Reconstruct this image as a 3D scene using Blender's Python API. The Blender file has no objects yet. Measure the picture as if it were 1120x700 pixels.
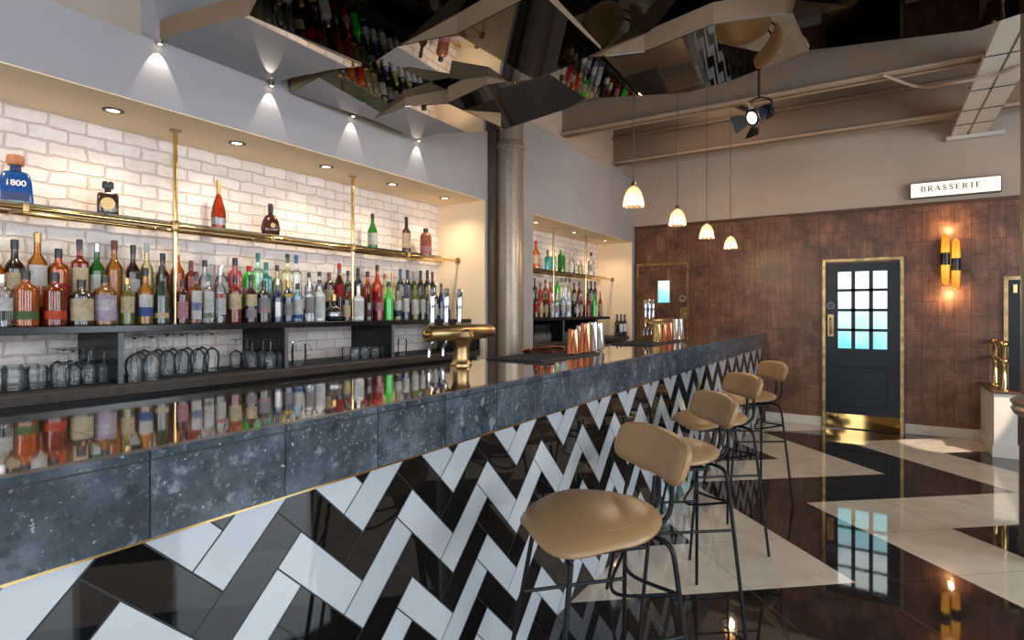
import bpy, bmesh, math, random
from mathutils import Vector, Matrix
random.seed(7)
C = bpy.context.scene.collection
PI = math.pi

# ------------------------------------------------------------------ camera model
F_PX, CX, VH, H = 627.7, 560.0, 341.0, 1.40
YAW = math.radians(32.377)
SN, CS = math.sin(YAW), math.cos(YAW)

def ray(u, v):
    xc = (u - CX) / F_PX; zc = (VH - v) / F_PX
    return Vector((CS * xc - SN, SN * xc + CS, zc))
def onX(u, v, X):
    r = ray(u, v); d = X / r.x; return Vector((X, r.y * d, H + r.z * d))
def onY(u, v, Y):
    r = ray(u, v); d = Y / r.y; return Vector((r.x * d, Y, H + r.z * d))
def onZ(u, v, Z):
    r = ray(u, v); d = (Z - H) / r.z; return Vector((r.x * d, r.y * d, Z))

cam = bpy.data.cameras.new('camera')
cam_o = bpy.data.objects.new('camera', cam); C.objects.link(cam_o)
cam.sensor_width = 36; cam.lens = F_PX / 1120 * 36
cam.shift_y = -(350 - VH) / 1120
cam.clip_start = 0.02
cam_o.location = (0, 0, H); cam_o.rotation_euler = (PI / 2, 0, YAW)
bpy.context.scene.camera = cam_o

# ------------------------------------------------------------------ materials
def new_mat(name):
    m = bpy.data.materials.new(name); m.use_nodes = True
    nt = m.node_tree; nt.nodes.clear()
    out = nt.nodes.new('ShaderNodeOutputMaterial')
    return m, nt, out
def N(nt, t, **kw):
    n = nt.nodes.new(t)
    for k, v in kw.items(): setattr(n, k, v)
    return n
def setin(n, **kw):
    for k, v in kw.items():
        n.inputs[k.replace('_', ' ')].default_value = v
def col(c): return (c[0], c[1], c[2], 1.0)
def srgb(r, g, b):
    f = lambda x: (x / 255 / 12.92) if x / 255 <= 0.04045 else ((x / 255 + 0.055) / 1.055) ** 2.4
    return (f(r), f(g), f(b))
def math_n(nt, op, a, b=None, c=None):
    n = nt.nodes.new('ShaderNodeMath'); n.operation = op
    for i, x in enumerate((a, b, c)):
        if x is None: continue
        if isinstance(x, (int, float)): n.inputs[i].default_value = x
        else: nt.links.new(x, n.inputs[i])
    return n.outputs[0]
def mixc(nt, fac, a, b):
    n = nt.nodes.new('ShaderNodeMix'); n.data_type = 'RGBA'
    for i, x in ((0, fac), (6, a), (7, b)):
        if isinstance(x, (int, float)): n.inputs[i].default_value = x
        elif isinstance(x, tuple): n.inputs[i].default_value = col(x)
        else: nt.links.new(x, n.inputs[i])
    return n.outputs[2]
def noise(nt, vec, scale, detail=4, rough=0.55):
    n = N(nt, 'ShaderNodeTexNoise'); setin(n, Scale=scale, Detail=detail, Roughness=rough)
    nt.links.new(vec, n.inputs['Vector']); return n.outputs['Fac']
def objpos(nt):
    t = N(nt, 'ShaderNodeTexCoord'); return t.outputs['Object']
def geopos(nt):
    t = N(nt, 'ShaderNodeNewGeometry'); return t.outputs['Position']
def sepxyz(nt, v):
    s = N(nt, 'ShaderNodeSeparateXYZ'); nt.links.new(v, s.inputs[0]); return s.outputs
def comb(nt, x, y, z):
    s = N(nt, 'ShaderNodeCombineXYZ')
    for i, a in enumerate((x, y, z)):
        if isinstance(a, (int, float)): s.inputs[i].default_value = a
        else: nt.links.new(a, s.inputs[i])
    return s.outputs[0]
def ramp(nt, fac, stops):
    r = N(nt, 'ShaderNodeValToRGB'); nt.links.new(fac, r.inputs[0])
    el = r.color_ramp.elements
    while len(el) < len(stops): el.new(0.5)
    for e, (p, c) in zip(el, stops): e.position = p; e.color = col(c)
    return r.outputs[0]
def bump(nt, h, strength, dist=0.005):
    b = N(nt, 'ShaderNodeBump'); setin(b, Strength=strength, Distance=dist)
    nt.links.new(h, b.inputs['Height']); return b.outputs[0]

def principled(name, c, rough=0.5, metal=0.0, spec=0.5, coat=0.0, var=0.0, vscale=12, bmp=0.0):
    m, nt, out = new_mat(name)
    p = N(nt, 'ShaderNodeBsdfPrincipled')
    p.inputs['Roughness'].default_value = rough; p.inputs['Metallic'].default_value = metal
    p.inputs['Specular IOR Level'].default_value = spec; p.inputs['Coat Weight'].default_value = coat
    p.inputs['Coat Roughness'].default_value = 0.05
    if var > 0 or bmp > 0:
        nz = noise(nt, objpos(nt), vscale, 5)
        if var > 0:
            r = ramp(nt, nz, [(0.3, tuple(x * (1 - var) for x in c)), (0.7, tuple(min(1, x * (1 + var)) for x in c))])
            nt.links.new(r, p.inputs['Base Color'])
        else: p.inputs['Base Color'].default_value = col(c)
        if bmp > 0: nt.links.new(bump(nt, nz, bmp), p.inputs['Normal'])
    else: p.inputs['Base Color'].default_value = col(c)
    nt.links.new(p.outputs[0], out.inputs[0])
    return m
def emission(name, c, s):
    m, nt, out = new_mat(name)
    e = N(nt, 'ShaderNodeEmission'); e.inputs[0].default_value = col(c); e.inputs[1].default_value = s
    nt.links.new(e.outputs[0], out.inputs[0]); return m

def glass_mat(name, c, body=0.3, rough=0.04, diff=None, ior=1.5):
    """thin coloured glass: tinted see-through shell with reflections and some body colour"""
    m, nt, out = new_mat(name)
    t = N(nt, 'ShaderNodeBsdfTransparent'); t.inputs[0].default_value = col(c)
    p = N(nt, 'ShaderNodeBsdfPrincipled')
    p.inputs['Base Color'].default_value = col(diff or tuple(x * 0.8 for x in c)); p.inputs['Roughness'].default_value = 0.25
    g = N(nt, 'ShaderNodeBsdfGlossy'); g.inputs['Roughness'].default_value = rough
    f = N(nt, 'ShaderNodeFresnel'); f.inputs[0].default_value = ior
    m1 = N(nt, 'ShaderNodeMixShader'); m1.inputs[0].default_value = body
    nt.links.new(t.outputs[0], m1.inputs[1]); nt.links.new(p.outputs[0], m1.inputs[2])
    m2 = N(nt, 'ShaderNodeMixShader')
    nt.links.new(f.outputs[0], m2.inputs[0]); nt.links.new(m1.outputs[0], m2.inputs[1]); nt.links.new(g.outputs[0], m2.inputs[2])
    nt.links.new(m2.outputs[0], out.inputs[0]); return m

M = {}
def plaster(name, c):
    m, nt, out = new_mat(name)
    p = N(nt, 'ShaderNodeBsdfPrincipled'); setin(p, Roughness=0.75)
    g = geopos(nt); n1 = noise(nt, g, 3.0, 5)
    nt.links.new(ramp(nt, n1, [(0.3, tuple(x * .95 for x in c)), (0.7, tuple(min(1, x * 1.04) for x in c))]), p.inputs['Base Color'])
    nt.links.new(bump(nt, noise(nt, g, 60, 3), 0.08, 0.002), p.inputs['Normal'])
    nt.links.new(p.outputs[0], out.inputs[0]); return m
M['plaster'] = plaster('grey_plaster', srgb(165, 162, 165))
M['beige'] = plaster('beige_plaster', srgb(186, 168, 152))
M['cream'] = plaster('cream_plaster', srgb(250, 226, 190))
M['ceil'] = plaster('ceiling_paint', srgb(180, 160, 140))
M['steelpaint'] = plaster('beam_paint', srgb(170, 150, 132))
M['whitepaint'] = principled('white_paint', srgb(205, 198, 188), 0.5, var=0.05)
M['brass'] = principled('polished_brass', srgb(222, 190, 130), 0.15, 1.0)
M['brassdull'] = principled('aged_brass', srgb(158, 132, 92), 0.34, 1.0, var=0.45, vscale=14)
M['steel'] = principled('brushed_steel', srgb(205, 205, 205), 0.14, 1.0)
M['chrome'] = principled('chrome', srgb(200, 204, 212), 0.08, 1.0)
M['copper'] = principled('polished_copper', srgb(214, 140, 104), 0.14, 1.0)
M['black'] = principled('black_paint', (0.012, 0.012, 0.013), 0.35)
M['blacksatin'] = principled('black_shelf_laminate', (0.008, 0.0085, 0.010), 0.2, spec=0.35)
M['rubber'] = principled('black_rubber', (0.015, 0.015, 0.017), 0.6, bmp=0.3, vscale=90)
M['navy'] = principled('navy_door_paint', srgb(15, 19, 24), 0.34, spec=0.3)
M['legmetal'] = principled('black_powder_coated_steel', (0.006, 0.007, 0.008), 0.40, spec=.25)
M['bronze'] = principled('bronze_painted_iron', srgb(150, 136, 122), 0.32, 0.35, var=0.12, vscale=25, bmp=0.15)
M['darkbronze'] = principled('dark_brown_paint', srgb(78, 66, 58), 0.5)
M['leather'] = principled('tan_leather', srgb(154, 122, 84), 0.36, spec=0.45, var=0.06, vscale=9, bmp=0.06)
M['paper'] = principled('label_paper', srgb(225, 215, 195), 0.6)
M['woodtop'] = principled('stained_wood_cap', srgb(70, 44, 28), 0.3)
M['counter'] = principled('dark_timber_counter', srgb(66, 60, 55), 0.35, var=0.25, vscale=20)
M['mat_black_fascia'] = principled('black_fascia', (0.01, 0.01, 0.01), 0.4)
M['fascia'] = plaster('fascia_paint', srgb(132, 108, 84))
M['clear'] = glass_mat('clear_glass', (0.985, 0.99, 0.99), 0.07, diff=(0.85, 0.87, 0.88), ior=1.36)
M['striplight'] = principled('grey_edging', srgb(96, 98, 104), 0.5)
M['shelfglass'] = glass_mat('green_edged_shelf_glass', (0.92, 0.97, 0.94), 0.06, diff=(0.45, 0.6, 0.5))

def mirror_mat(name, c):
    m, nt, out = new_mat(name)
    p = N(nt, 'ShaderNodeBsdfGlossy'); p.inputs['Color'].default_value = (c, c * .97, c * .94, 1); p.inputs['Roughness'].default_value = 0.0
    nt.links.new(p.outputs[0], out.inputs[0]); return m
M['mirror'] = mirror_mat('tinted_mirror', .40); M['smoked'] = mirror_mat('smoked_mirror', .075)  # second, darker tint: dim reflections are put into the mirror colour

def brick_mat():
    m, nt, out = new_mat('whitewashed_brick')
    p = N(nt, 'ShaderNodeBsdfPrincipled'); setin(p, Roughness=0.6)
    s = sepxyz(nt, geopos(nt))
    g = geopos(nt)
    wob = noise(nt, g, 9, 3)
    y = math_n(nt, 'ADD', s[1], math_n(nt, 'MULTIPLY', wob, 0.045))
    z = math_n(nt, 'ADD', s[2], math_n(nt, 'MULTIPLY', noise(nt, g, 8, 3), 0.034))
    b = N(nt, 'ShaderNodeTexBrick'); b.offset = 0.5
    setin(b, Scale=1.0, Mortar_Size=0.006, Mortar_Smooth=0.5, Brick_Width=0.172, Row_Height=0.071, Bias=0.0)
    b.inputs['Color1'].default_value = col(srgb(250, 238, 232)); b.inputs['Color2'].default_value = col(srgb(240, 226, 219))
    b.inputs['Mortar'].default_value = col(srgb(222, 204, 194))
    nt.links.new(comb(nt, y, z, 0.0), b.inputs['Vector'])
    stain = noise(nt, g, 5, 6, 0.65)
    c2 = mixc(nt, ramp(nt, stain, [(0.52, (0, 0, 0)), (0.74, (.5, .5, .5))]), b.outputs['Color'], srgb(206, 172, 140))
    nt.links.new(c2, p.inputs['Base Color'])
    h = math_n(nt, 'ADD', math_n(nt, 'MULTIPLY', b.outputs['Fac'], -1.0), math_n(nt, 'MULTIPLY', noise(nt, g, 26, 5), 0.9))
    nt.links.new(bump(nt, h, 0.75, 0.012), p.inputs['Normal'])
    nt.links.new(p.outputs[0], out.inputs[0]); return m
M['brick'] = brick_mat()

def wood_wall_mat():
    m, nt, out = new_mat('dark_timber_panelling')
    p = N(nt, 'ShaderNodeBsdfPrincipled'); p.inputs['Specular IOR Level'].default_value = 0.4
    g = geopos(nt); s = sepxyz(nt, g)
    pw, ph = 0.147, 0.338
    ci = math_n(nt, 'FLOOR', math_n(nt, 'DIVIDE', s[0], pw))
    wn = N(nt, 'ShaderNodeTexWhiteNoise'); wn.noise_dimensions = '1D'; nt.links.new(ci, wn.inputs['W'])
    off = math_n(nt, 'MULTIPLY', math_n(nt, 'FLOOR', math_n(nt, 'MULTIPLY', wn.outputs['Value'], 2.2)), 0.17)
    zz = math_n(nt, 'DIVIDE', math_n(nt, 'ADD', s[2], off), ph * 1.0)
    ri = math_n(nt, 'FLOOR', zz)
    fx = math_n(nt, 'FRACT', math_n(nt, 'DIVIDE', s[0], pw)); fz = math_n(nt, 'FRACT', zz)
    gx = math_n(nt, 'LESS_THAN', math_n(nt, 'MINIMUM', fx, math_n(nt, 'SUBTRACT', 1.0, fx)), 0.018)
    gz = math_n(nt, 'LESS_THAN', math_n(nt, 'MINIMUM', fz, math_n(nt, 'SUBTRACT', 1.0, fz)), 0.009)
    joint = math_n(nt, 'MAXIMUM', gx, gz)
    wn2 = N(nt, 'ShaderNodeTexWhiteNoise'); wn2.noise_dimensions = '2D'
    nt.links.new(comb(nt, ci, ri, 0.0), wn2.inputs['Vector'])
    mp = N(nt, 'ShaderNodeMapping'); mp.inputs['Scale'].default_value = (26, 26, 2.2); nt.links.new(g, mp.inputs[0])
    shift = N(nt, 'ShaderNodeVectorMath'); shift.operation = 'ADD'
    nt.links.new(mp.outputs[0], shift.inputs[0]); nt.links.new(comb(nt, 0.0, 0.0, math_n(nt, 'MULTIPLY', wn2.outputs['Value'], 30.0)), shift.inputs[1])
    gr = noise(nt, shift.outputs[0], 1.0, 6, 0.65)
    patch = noise(nt, g, 4.2, 5, 0.68)
    base = ramp(nt, gr, [(0.25, srgb(92, 61, 46)), (0.5, srgb(132, 91, 68)), (0.75, srgb(166, 119, 92))])
    base = mixc(nt, ramp(nt, patch, [(0.40, (0, 0, 0)), (0.66, (.95, .95, .95))]), base, srgb(62, 38, 28))
    base = mixc(nt, math_n(nt, 'MULTIPLY', wn2.outputs['Value'], 0.5), base, srgb(98, 62, 46))
    base = mixc(nt, math_n(nt, 'MULTIPLY', joint, 0.75), base, srgb(34, 20, 14))
    nt.links.new(base, p.inputs['Base Color'])
    nt.links.new(ramp(nt, gr, [(0.2, (.3, .3, .3)), (0.8, (.48, .48, .48))]), p.inputs['Roughness'])
    nt.links.new(bump(nt, math_n(nt, 'SUBTRACT', gr, joint), 0.15, 0.004), p.inputs['Normal'])
    nt.links.new(p.outputs[0], out.inputs[0]); return m
M['wood'] = wood_wall_mat()

def floor_mat():
    m, nt, out = new_mat('polished_floor_tiles')
    p = N(nt, 'ShaderNodeBsdfPrincipled')
    g = geopos(nt); s = sepxyz(nt, g)
    lin = lambda a, b, c: math_n(nt, 'ADD', math_n(nt, 'ADD', math_n(nt, 'MULTIPLY', s[0], a), math_n(nt, 'MULTIPLY', s[1], b)), c)
    fi = lin(1.261, 1.146, -3.853 + 60.0); fj = lin(-1.091, 1.293, -4.563 + 60.0)   # +60 keeps both positive, a whole period
    i = math_n(nt, 'FLOOR', fi); j = math_n(nt, 'FLOOR', fj)
    sm = math_n(nt, 'MODULO', math_n(nt, 'ADD', math_n(nt, 'ADD', i, j), -2.0 + 0.0), 6.0)
    d0 = math_n(nt, 'SUBTRACT', 3.0, math_n(nt, 'ABSOLUTE', math_n(nt, 'SUBTRACT', sm, 3.0)))
    k = math_n(nt, 'DIVIDE', math_n(nt, 'SUBTRACT', math_n(nt, 'SUBTRACT', i, j), d0), 2.0)
    odd = math_n(nt, 'MODULO', math_n(nt, 'ADD', k, 200.0), 2.0)
    odd = math_n(nt, 'GREATER_THAN', odd, 0.5)
    def edge(f, w):
        fr = math_n(nt, 'FRACT', f)
        return math_n(nt, 'LESS_THAN', math_n(nt, 'MINIMUM', fr, math_n(nt, 'SUBTRACT', 1.0, fr)), w)
    gt = math_n(nt, 'MAXIMUM', edge(fi, 0.0035), edge(fj, 0.0035))
    n1 = noise(nt, g, 6, 6, 0.6); n2 = noise(nt, g, 40, 4)
    white = ramp(nt, n1, [(0.3, srgb(196, 184, 166)), (0.7, srgb(216, 204, 186))])
    black = ramp(nt, n1, [(0.3, srgb(24, 22, 22)), (0.5, srgb(34, 31, 30)), (0.8, srgb(50, 44, 42))])
    c = mixc(nt, odd, white, black)
    c = mixc(nt, math_n(nt, 'MULTIPLY', gt, 0.7), c, srgb(96, 88, 80))
    nt.links.new(c, p.inputs['Base Color'])
    nt.links.new(ramp(nt, n2, [(0.3, (.02, .02, .02)), (0.8, (.06, .06, .06))]), p.inputs['Roughness'])
    p.inputs['IOR'].default_value = 1.75
    nt.links.new(bump(nt, gt, -0.1, 0.002), p.inputs['Normal'])
    nt.links.new(p.outputs[0], out.inputs[0]); return m
M['floor'] = floor_mat()

def herring_mat():
    m, nt, out = new_mat('black_and_white_herringbone_tiles')
    p = N(nt, 'ShaderNodeBsdfPrincipled')
    s = sepxyz(nt, geopos(nt)); w = 0.0983; r2 = math.sqrt(2)
    fi = math_n(nt, 'ADD', math_n(nt, 'DIVIDE', math_n(nt, 'ADD', s[1], s[2]), r2 * w), 0.12 + 300)
    fj = math_n(nt, 'ADD', math_n(nt, 'DIVIDE', math_n(nt, 'SUBTRACT', s[2], s[1]), r2 * w), -1.173 + 300)
    i = math_n(nt, 'FLOOR', fi); j = math_n(nt, 'FLOOR', fj)
    d = math_n(nt, 'ADD', math_n(nt, 'SUBTRACT', i, j), 600.0)
    mm = math_n(nt, 'FLOOR', math_n(nt, 'DIVIDE', math_n(nt, 'ADD', d, 0.5), 6.0))
    md = math_n(nt, 'SUBTRACT', d, math_n(nt, 'MULTIPLY', mm, 6.0))
    V = math_n(nt, 'GREATER_THAN', md, 2.5)
    Hh = math_n(nt, 'SUBTRACT', 1.0, V)
    # K parity: H tile j+3m ; V tile i-3-3m
    kh = math_n(nt, 'ADD', j, math_n(nt, 'MULTIPLY', mm, 3.0))
    kv = math_n(nt, 'ADD', math_n(nt, 'SUBTRACT', math_n(nt, 'SUBTRACT', i, 3.0), math_n(nt, 'MULTIPLY', mm, 3.0)), 3000.0)
    K = math_n(nt, 'ADD', math_n(nt, 'MULTIPLY', kh, Hh), math_n(nt, 'MULTIPLY', kv, V))
    par = math_n(nt, 'GREATER_THAN', math_n(nt, 'MODULO', math_n(nt, 'ADD', K, 0.25), 2.0), 1.0)
    # grout: H tile starts at md==0, ends md==2 ; V tile top md==3, bottom md==5
    ff = math_n(nt, 'FRACT', fi); gg = math_n(nt, 'FRACT', fj); e = 0.022
    lo = lambda f: math_n(nt, 'LESS_THAN', f, e)
    hi = lambda f: math_n(nt, 'GREATER_THAN', f, 1 - e)
    eq = lambda v: math_n(nt, 'COMPARE', md, float(v), 0.4)
    mul = lambda a, b: math_n(nt, 'MULTIPLY', a, b)
    mx = lambda *a: a[0] if len(a) == 1 else math_n(nt, 'MAXIMUM', a[0], mx(*a[1:]))
    gH = mx(lo(gg), hi(gg), mul(eq(0), lo(ff)), mul(eq(2), hi(ff)))
    gV = mx(lo(ff), hi(ff), mul(eq(3), hi(gg)), mul(eq(5), lo(gg)))
    gt = mx(mul(gH, Hh), mul(gV, V))
    # a number for each tile
    idv = N(nt, 'ShaderNodeTexWhiteNoise'); idv.noise_dimensions = '2D'
    ida = math_n(nt, 'ADD', mul(j, Hh), mul(i, V)); idb = math_n(nt, 'ADD', mul(mm, 2.0), V)
    nt.links.new(comb(nt, ida, idb, 0.0), idv.inputs['Vector'])
    tone = idv.outputs['Value']
    white = mixc(nt, tone, srgb(176, 182, 188), srgb(194, 199, 203))
    black = mixc(nt, tone, srgb(14, 14, 15), srgb(26, 24, 24))
    c = mixc(nt, par, black, white)
    c = mixc(nt, gt, c, srgb(30, 32, 36))
    nt.links.new(c, p.inputs['Base Color'])
    rg = math_n(nt, 'ADD', math_n(nt, 'MULTIPLY', gt, 0.4), 0.025)
    nt.links.new(rg, p.inputs['Roughness']); p.inputs['IOR'].default_value = 1.52
    # tiny tilt of each tile, so reflections break at the joints
    nm = N(nt, 'ShaderNodeNewGeometry')
    va = N(nt, 'ShaderNodeVectorMath'); va.operation = 'SUBTRACT'; nt.links.new(idv.outputs['Color'], va.inputs[0]); va.inputs[1].default_value = (.5, .5, .5)
    vs = N(nt, 'ShaderNodeVectorMath'); vs.operation = 'SCALE'; nt.links.new(va.outputs[0], vs.inputs[0]); vs.inputs['Scale'].default_value = 0.03
    vb = N(nt, 'ShaderNodeVectorMath'); vb.operation = 'ADD'; nt.links.new(vs.outputs[0], vb.inputs[0]); nt.links.new(nm.outputs['Normal'], vb.inputs[1])
    vn = N(nt, 'ShaderNodeVectorMath'); vn.operation = 'NORMALIZE'; nt.links.new(vb.outputs[0], vn.inputs[0])
    nt.links.new(vn.outputs[0], p.inputs['Normal'])
    nt.links.new(p.outputs[0], out.inputs[0]); return m
M['herring'] = herring_mat()

def slab_mat(name, top):
    m, nt, out = new_mat(name)
    p = N(nt, 'ShaderNodeBsdfPrincipled')
    g = geopos(nt); s = sepxyz(nt, g)
    fy = math_n(nt, 'DIVIDE', math_n(nt, 'SUBTRACT', s[1], 0.567 - 6.06), 0.303)
    ti = math_n(nt, 'FLOOR', fy)
    wn = N(nt, 'ShaderNodeTexWhiteNoise'); wn.noise_dimensions = '1D'; nt.links.new(ti, wn.inputs['W'])
    fr = math_n(nt, 'FRACT', fy)
    jt = math_n(nt, 'LESS_THAN', math_n(nt, 'MINIMUM', fr, math_n(nt, 'SUBTRACT', 1.0, fr)), 0.006 if not top else 0.008)
    if top:
        fx = math_n(nt, 'FRACT', math_n(nt, 'DIVIDE', s[0], 0.303))
        jt = math_n(nt, 'MAXIMUM', jt, math_n(nt, 'LESS_THAN', fx, 0.012))
    off = comb(nt, 0.0, 0.0, math_n(nt, 'MULTIPLY', wn.outputs['Value'], 40.0))
    va = N(nt, 'ShaderNodeVectorMath'); va.operation = 'ADD'; nt.links.new(g, va.inputs[0]); nt.links.new(off, va.inputs[1])
    n1 = noise(nt, va.outputs[0], 7, 7, 0.65); n2 = noise(nt, va.outputs[0], 42, 5, 0.7)
    if top:
        c = ramp(nt, n1, [(0.3, (0.50, 0.46, 0.43)), (0.7, (0.66, 0.62, 0.59))])
        c = mixc(nt, math_n(nt, 'MULTIPLY', jt, 0.8), c, (0.06, 0.05, 0.05))
        setin(p, Metallic=0.92)
        p.inputs['Roughness'].default_value = 0.035
    else:
        c = ramp(nt, n1, [(0.28, srgb(34, 41, 48)), (0.5, srgb(68, 78, 88)), (0.72, srgb(112, 122, 132))])
        sp = ramp(nt, n2, [(0.56, (0, 0, 0)), (0.78, (.8, .8, .8))])
        c = mixc(nt, sp, c, srgb(150, 158, 166))
        fos = ramp(nt, noise(nt, va.outputs[0], 17, 3, 0.5), [(0.63, (0, 0, 0)), (0.70, (.7, .7, .7))])
        c = mixc(nt, fos, c, srgb(142, 150, 158))
        fleck = ramp(nt, noise(nt, va.outputs[0], 95, 2, 0.5), [(0.68, (0, 0, 0)), (0.74, (.9, .9, .9))])
        c = mixc(nt, fleck, c, srgb(178, 186, 192))
        dk = ramp(nt, noise(nt, va.outputs[0], 24, 4, 0.6), [(0.30, (.7, .7, .7)), (0.45, (0, 0, 0))])
        c = mixc(nt, dk, c, srgb(28, 32, 38))
        c = mixc(nt, math_n(nt, 'MULTIPLY', wn.outputs['Value'], 0.35), c, srgb(58, 66, 74))
        c = mixc(nt, math_n(nt, 'MULTIPLY', jt, 0.85), c, srgb(14, 15, 18))
        p.inputs['Roughness'].default_value = 0.16
    nt.links.new(c, p.inputs['Base Color'])
    nt.links.new(p.outputs[0], out.inputs[0]); return m
M['slab'] = slab_mat('speckled_blue_grey_stone', False)
M['bartop'] = slab_mat('polished_dark_stone_top', True)

# ------------------------------------------------------------------ mesh helpers
def BM(): return bmesh.new()
def finish(name, bm, mat, parent=None, loc=None, smooth=False, rot=None):
    me = bpy.data.meshes.new(name)
    bmesh.ops.recalc_face_normals(bm, faces=bm.faces[:])
    bm.to_mesh(me); bm.free()
    if smooth:
        for f in me.polygons: f.use_smooth = True
        try: me.set_sharp_from_angle(angle=math.radians(40))
        except Exception: pass
    for mm in (mat if isinstance(mat, (list, tuple)) else [mat]): me.materials.append(mm)
    o = bpy.data.objects.new(name, me); C.objects.link(o)
    if parent is not None: o.parent = parent
    if loc is not None: o.location = loc
    if rot is not None: o.rotation_euler = rot
    return o
def link_mesh(name, me, parent=None, loc=None, rot=None):
    o = bpy.data.objects.new(name, me); C.objects.link(o)
    if parent is not None: o.parent = parent
    if loc is not None: o.location = loc
    if rot is not None: o.rotation_euler = rot
    return o
def box(bm, x0, x1, y0, y1, z0, z1, bev=0.0):
    r = bmesh.ops.create_cube(bm, size=1.0)
    for v in r['verts']:
        v.co = Vector((x0 + (v.co.x + .5) * (x1 - x0), y0 + (v.co.y + .5) * (y1 - y0), z0 + (v.co.z + .5) * (z1 - z0)))
    if bev > 0:
        es = list({e for v in r['verts'] for e in v.link_edges})
        bmesh.ops.bevel(bm, geom=es, offset=bev, segments=2, affect='EDGES', profile=0.6)
    return bm
def lathe(bm, prof, seg=20, c=(0, 0, 0), ex=2.0, ry=1.0, close=True, axis='z'):
    """surface of revolution; ex is the superellipse exponent, ry the depth ratio"""
    rings = []
    for r, z in prof:
        ring = []
        for k in range(seg):
            a = 2 * PI * (k + 0.5) / seg; ca, sa = math.cos(a), math.sin(a)
            q = (abs(ca) ** ex + abs(sa) ** ex) ** (-1 / ex)
            x, y = r * q * ca, r * q * sa * ry
            p = {'z': (x, y, z), 'y': (x, z, y), 'x': (z, x, y)}[axis]
            ring.append(bm.verts.new((p[0] + c[0], p[1] + c[1], p[2] + c[2])))
        rings.append(ring)
    for a, b in zip(rings, rings[1:]):
        for k in range(seg):
            bm.faces.new((a[k], a[(k + 1) % seg], b[(k + 1) % seg], b[k]))
    if close:
        bm.faces.new(rings[0][::-1]); bm.faces.new(rings[-1])
    return bm
def tube(bm, pts, r, seg=10, cap=True):
    pts = [Vector(p) for p in pts]; n = len(pts); rings = []
    t0 = (pts[1] - pts[0]).normalized()
    up = Vector((0, 0, 1)) if abs(t0.z) < 0.9 else Vector((1, 0, 0))
    nrm = (up - t0 * up.dot(t0)).normalized()
    for i, p in enumerate(pts):
        t = (pts[min(i + 1, n - 1)] - pts[max(i - 1, 0)]).normalized()
        nrm = (nrm - t * nrm.dot(t)).normalized(); b = t.cross(nrm)
        rr = r[i] if isinstance(r, (list, tuple)) else r
        rings.append([bm.verts.new(p + nrm * rr * math.cos(2 * PI * k / seg) + b * rr * math.sin(2 * PI * k / seg)) for k in range(seg)])
    for a, b in zip(rings, rings[1:]):
        for k in range(seg): bm.faces.new((a[k], a[(k + 1) % seg], b[(k + 1) % seg], b[k]))
    if cap: bm.faces.new(rings[0][::-1]); bm.faces.new(rings[-1])
    return bm
def smoothpath(pts, n=6):
    """Catmull-Rom through the points"""
    P = [Vector(p) for p in pts]; P = [P[0] * 2 - P[1]] + P + [P[-1] * 2 - P[-2]]; out = []
    for i in range(1, len(P) - 2):
        for k in range(n):
            t = k / n; a, b, c, d = P[i - 1:i + 3]
            out.append(0.5 * ((2 * b) + (c - a) * t + (2 * a - 5 * b + 4 * c - d) * t * t + (3 * b - a - 3 * c + d) * t ** 3))
    out.append(P[-2]); return out
def quad(bm, *ps):
    return bm.faces.new([bm.verts.new(p) for p in ps])
def prism(bm, pts, d):
    """polygon swept along vector d"""
    a = [bm.verts.new(p) for p in pts]; b = [bm.verts.new(Vector(p) + Vector(d)) for p in pts]; n = len(pts)
    bm.faces.new(a); bm.faces.new(b[::-1])
    for k in range(n): bm.faces.new((a[k], b[k], b[(k + 1) % n], a[(k + 1) % n]))
    return bm
def tag(o, label=None, cat=None, group=None, kind=None):
    if label: o['label'] = label
    if cat: o['category'] = cat
    if group: o['group'] = group
    if kind: o['kind'] = kind
    return o
def thing(name, label, cat, loc=(0, 0, 0), rotz=0.0, group=None):
    o = bpy.data.objects.new(name, None); C.objects.link(o)
    o.location = loc; o.rotation_euler = (0, 0, rotz); o.empty_display_size = 0.05
    return tag(o, label, cat, group)
def struct(name, bm, mat, **k):
    return tag(finish(name, bm, mat, **k), kind='structure')
def copy_tree(o, parent=None):
    c = o.copy(); C.objects.link(c)
    if parent is not None: c.parent = parent
    for ch in list(o.children): copy_tree(ch, c)
    return c
ORD = ['first', 'second', 'third', 'fourth', 'fifth', 'sixth', 'seventh', 'eighth', 'ninth', 'tenth', 'eleventh', 'twelfth',
       'thirteenth', 'fourteenth', 'fifteenth', 'sixteenth', 'seventeenth', 'eighteenth']

# ------------------------------------------------------------------ the room
XW, XB, YB, ZC = -2.96, -3.50, 8.0, 3.95        # plaster wall, brick in the recesses, far wall, ceiling
XR, YF = 4.2, -3.6
struct('floor', box(BM(), -3.8, XR, YF, YB + .3, -0.1, 0.0), M['floor'])
struct('ceiling', box(BM(), -3.8, XR, YF, YB + .3, ZC, ZC + .1), M['ceil'])
# far wall: timber below, plaster above
struct('wall_back', box(BM(), -3.8, XR, YB, YB + .2, 0, 2.62), M['wood'])
struct('wall_back_upper', box(BM(), -3.8, XR, YB + .004, YB + .2, 2.62, ZC), M['beige'])
struct('trim_1', box(BM(), XW, XR, YB - .03, YB, 2.595, 2.63, .006), principled('dark_wood_trim', srgb(84, 54, 38), 0.28))
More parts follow.
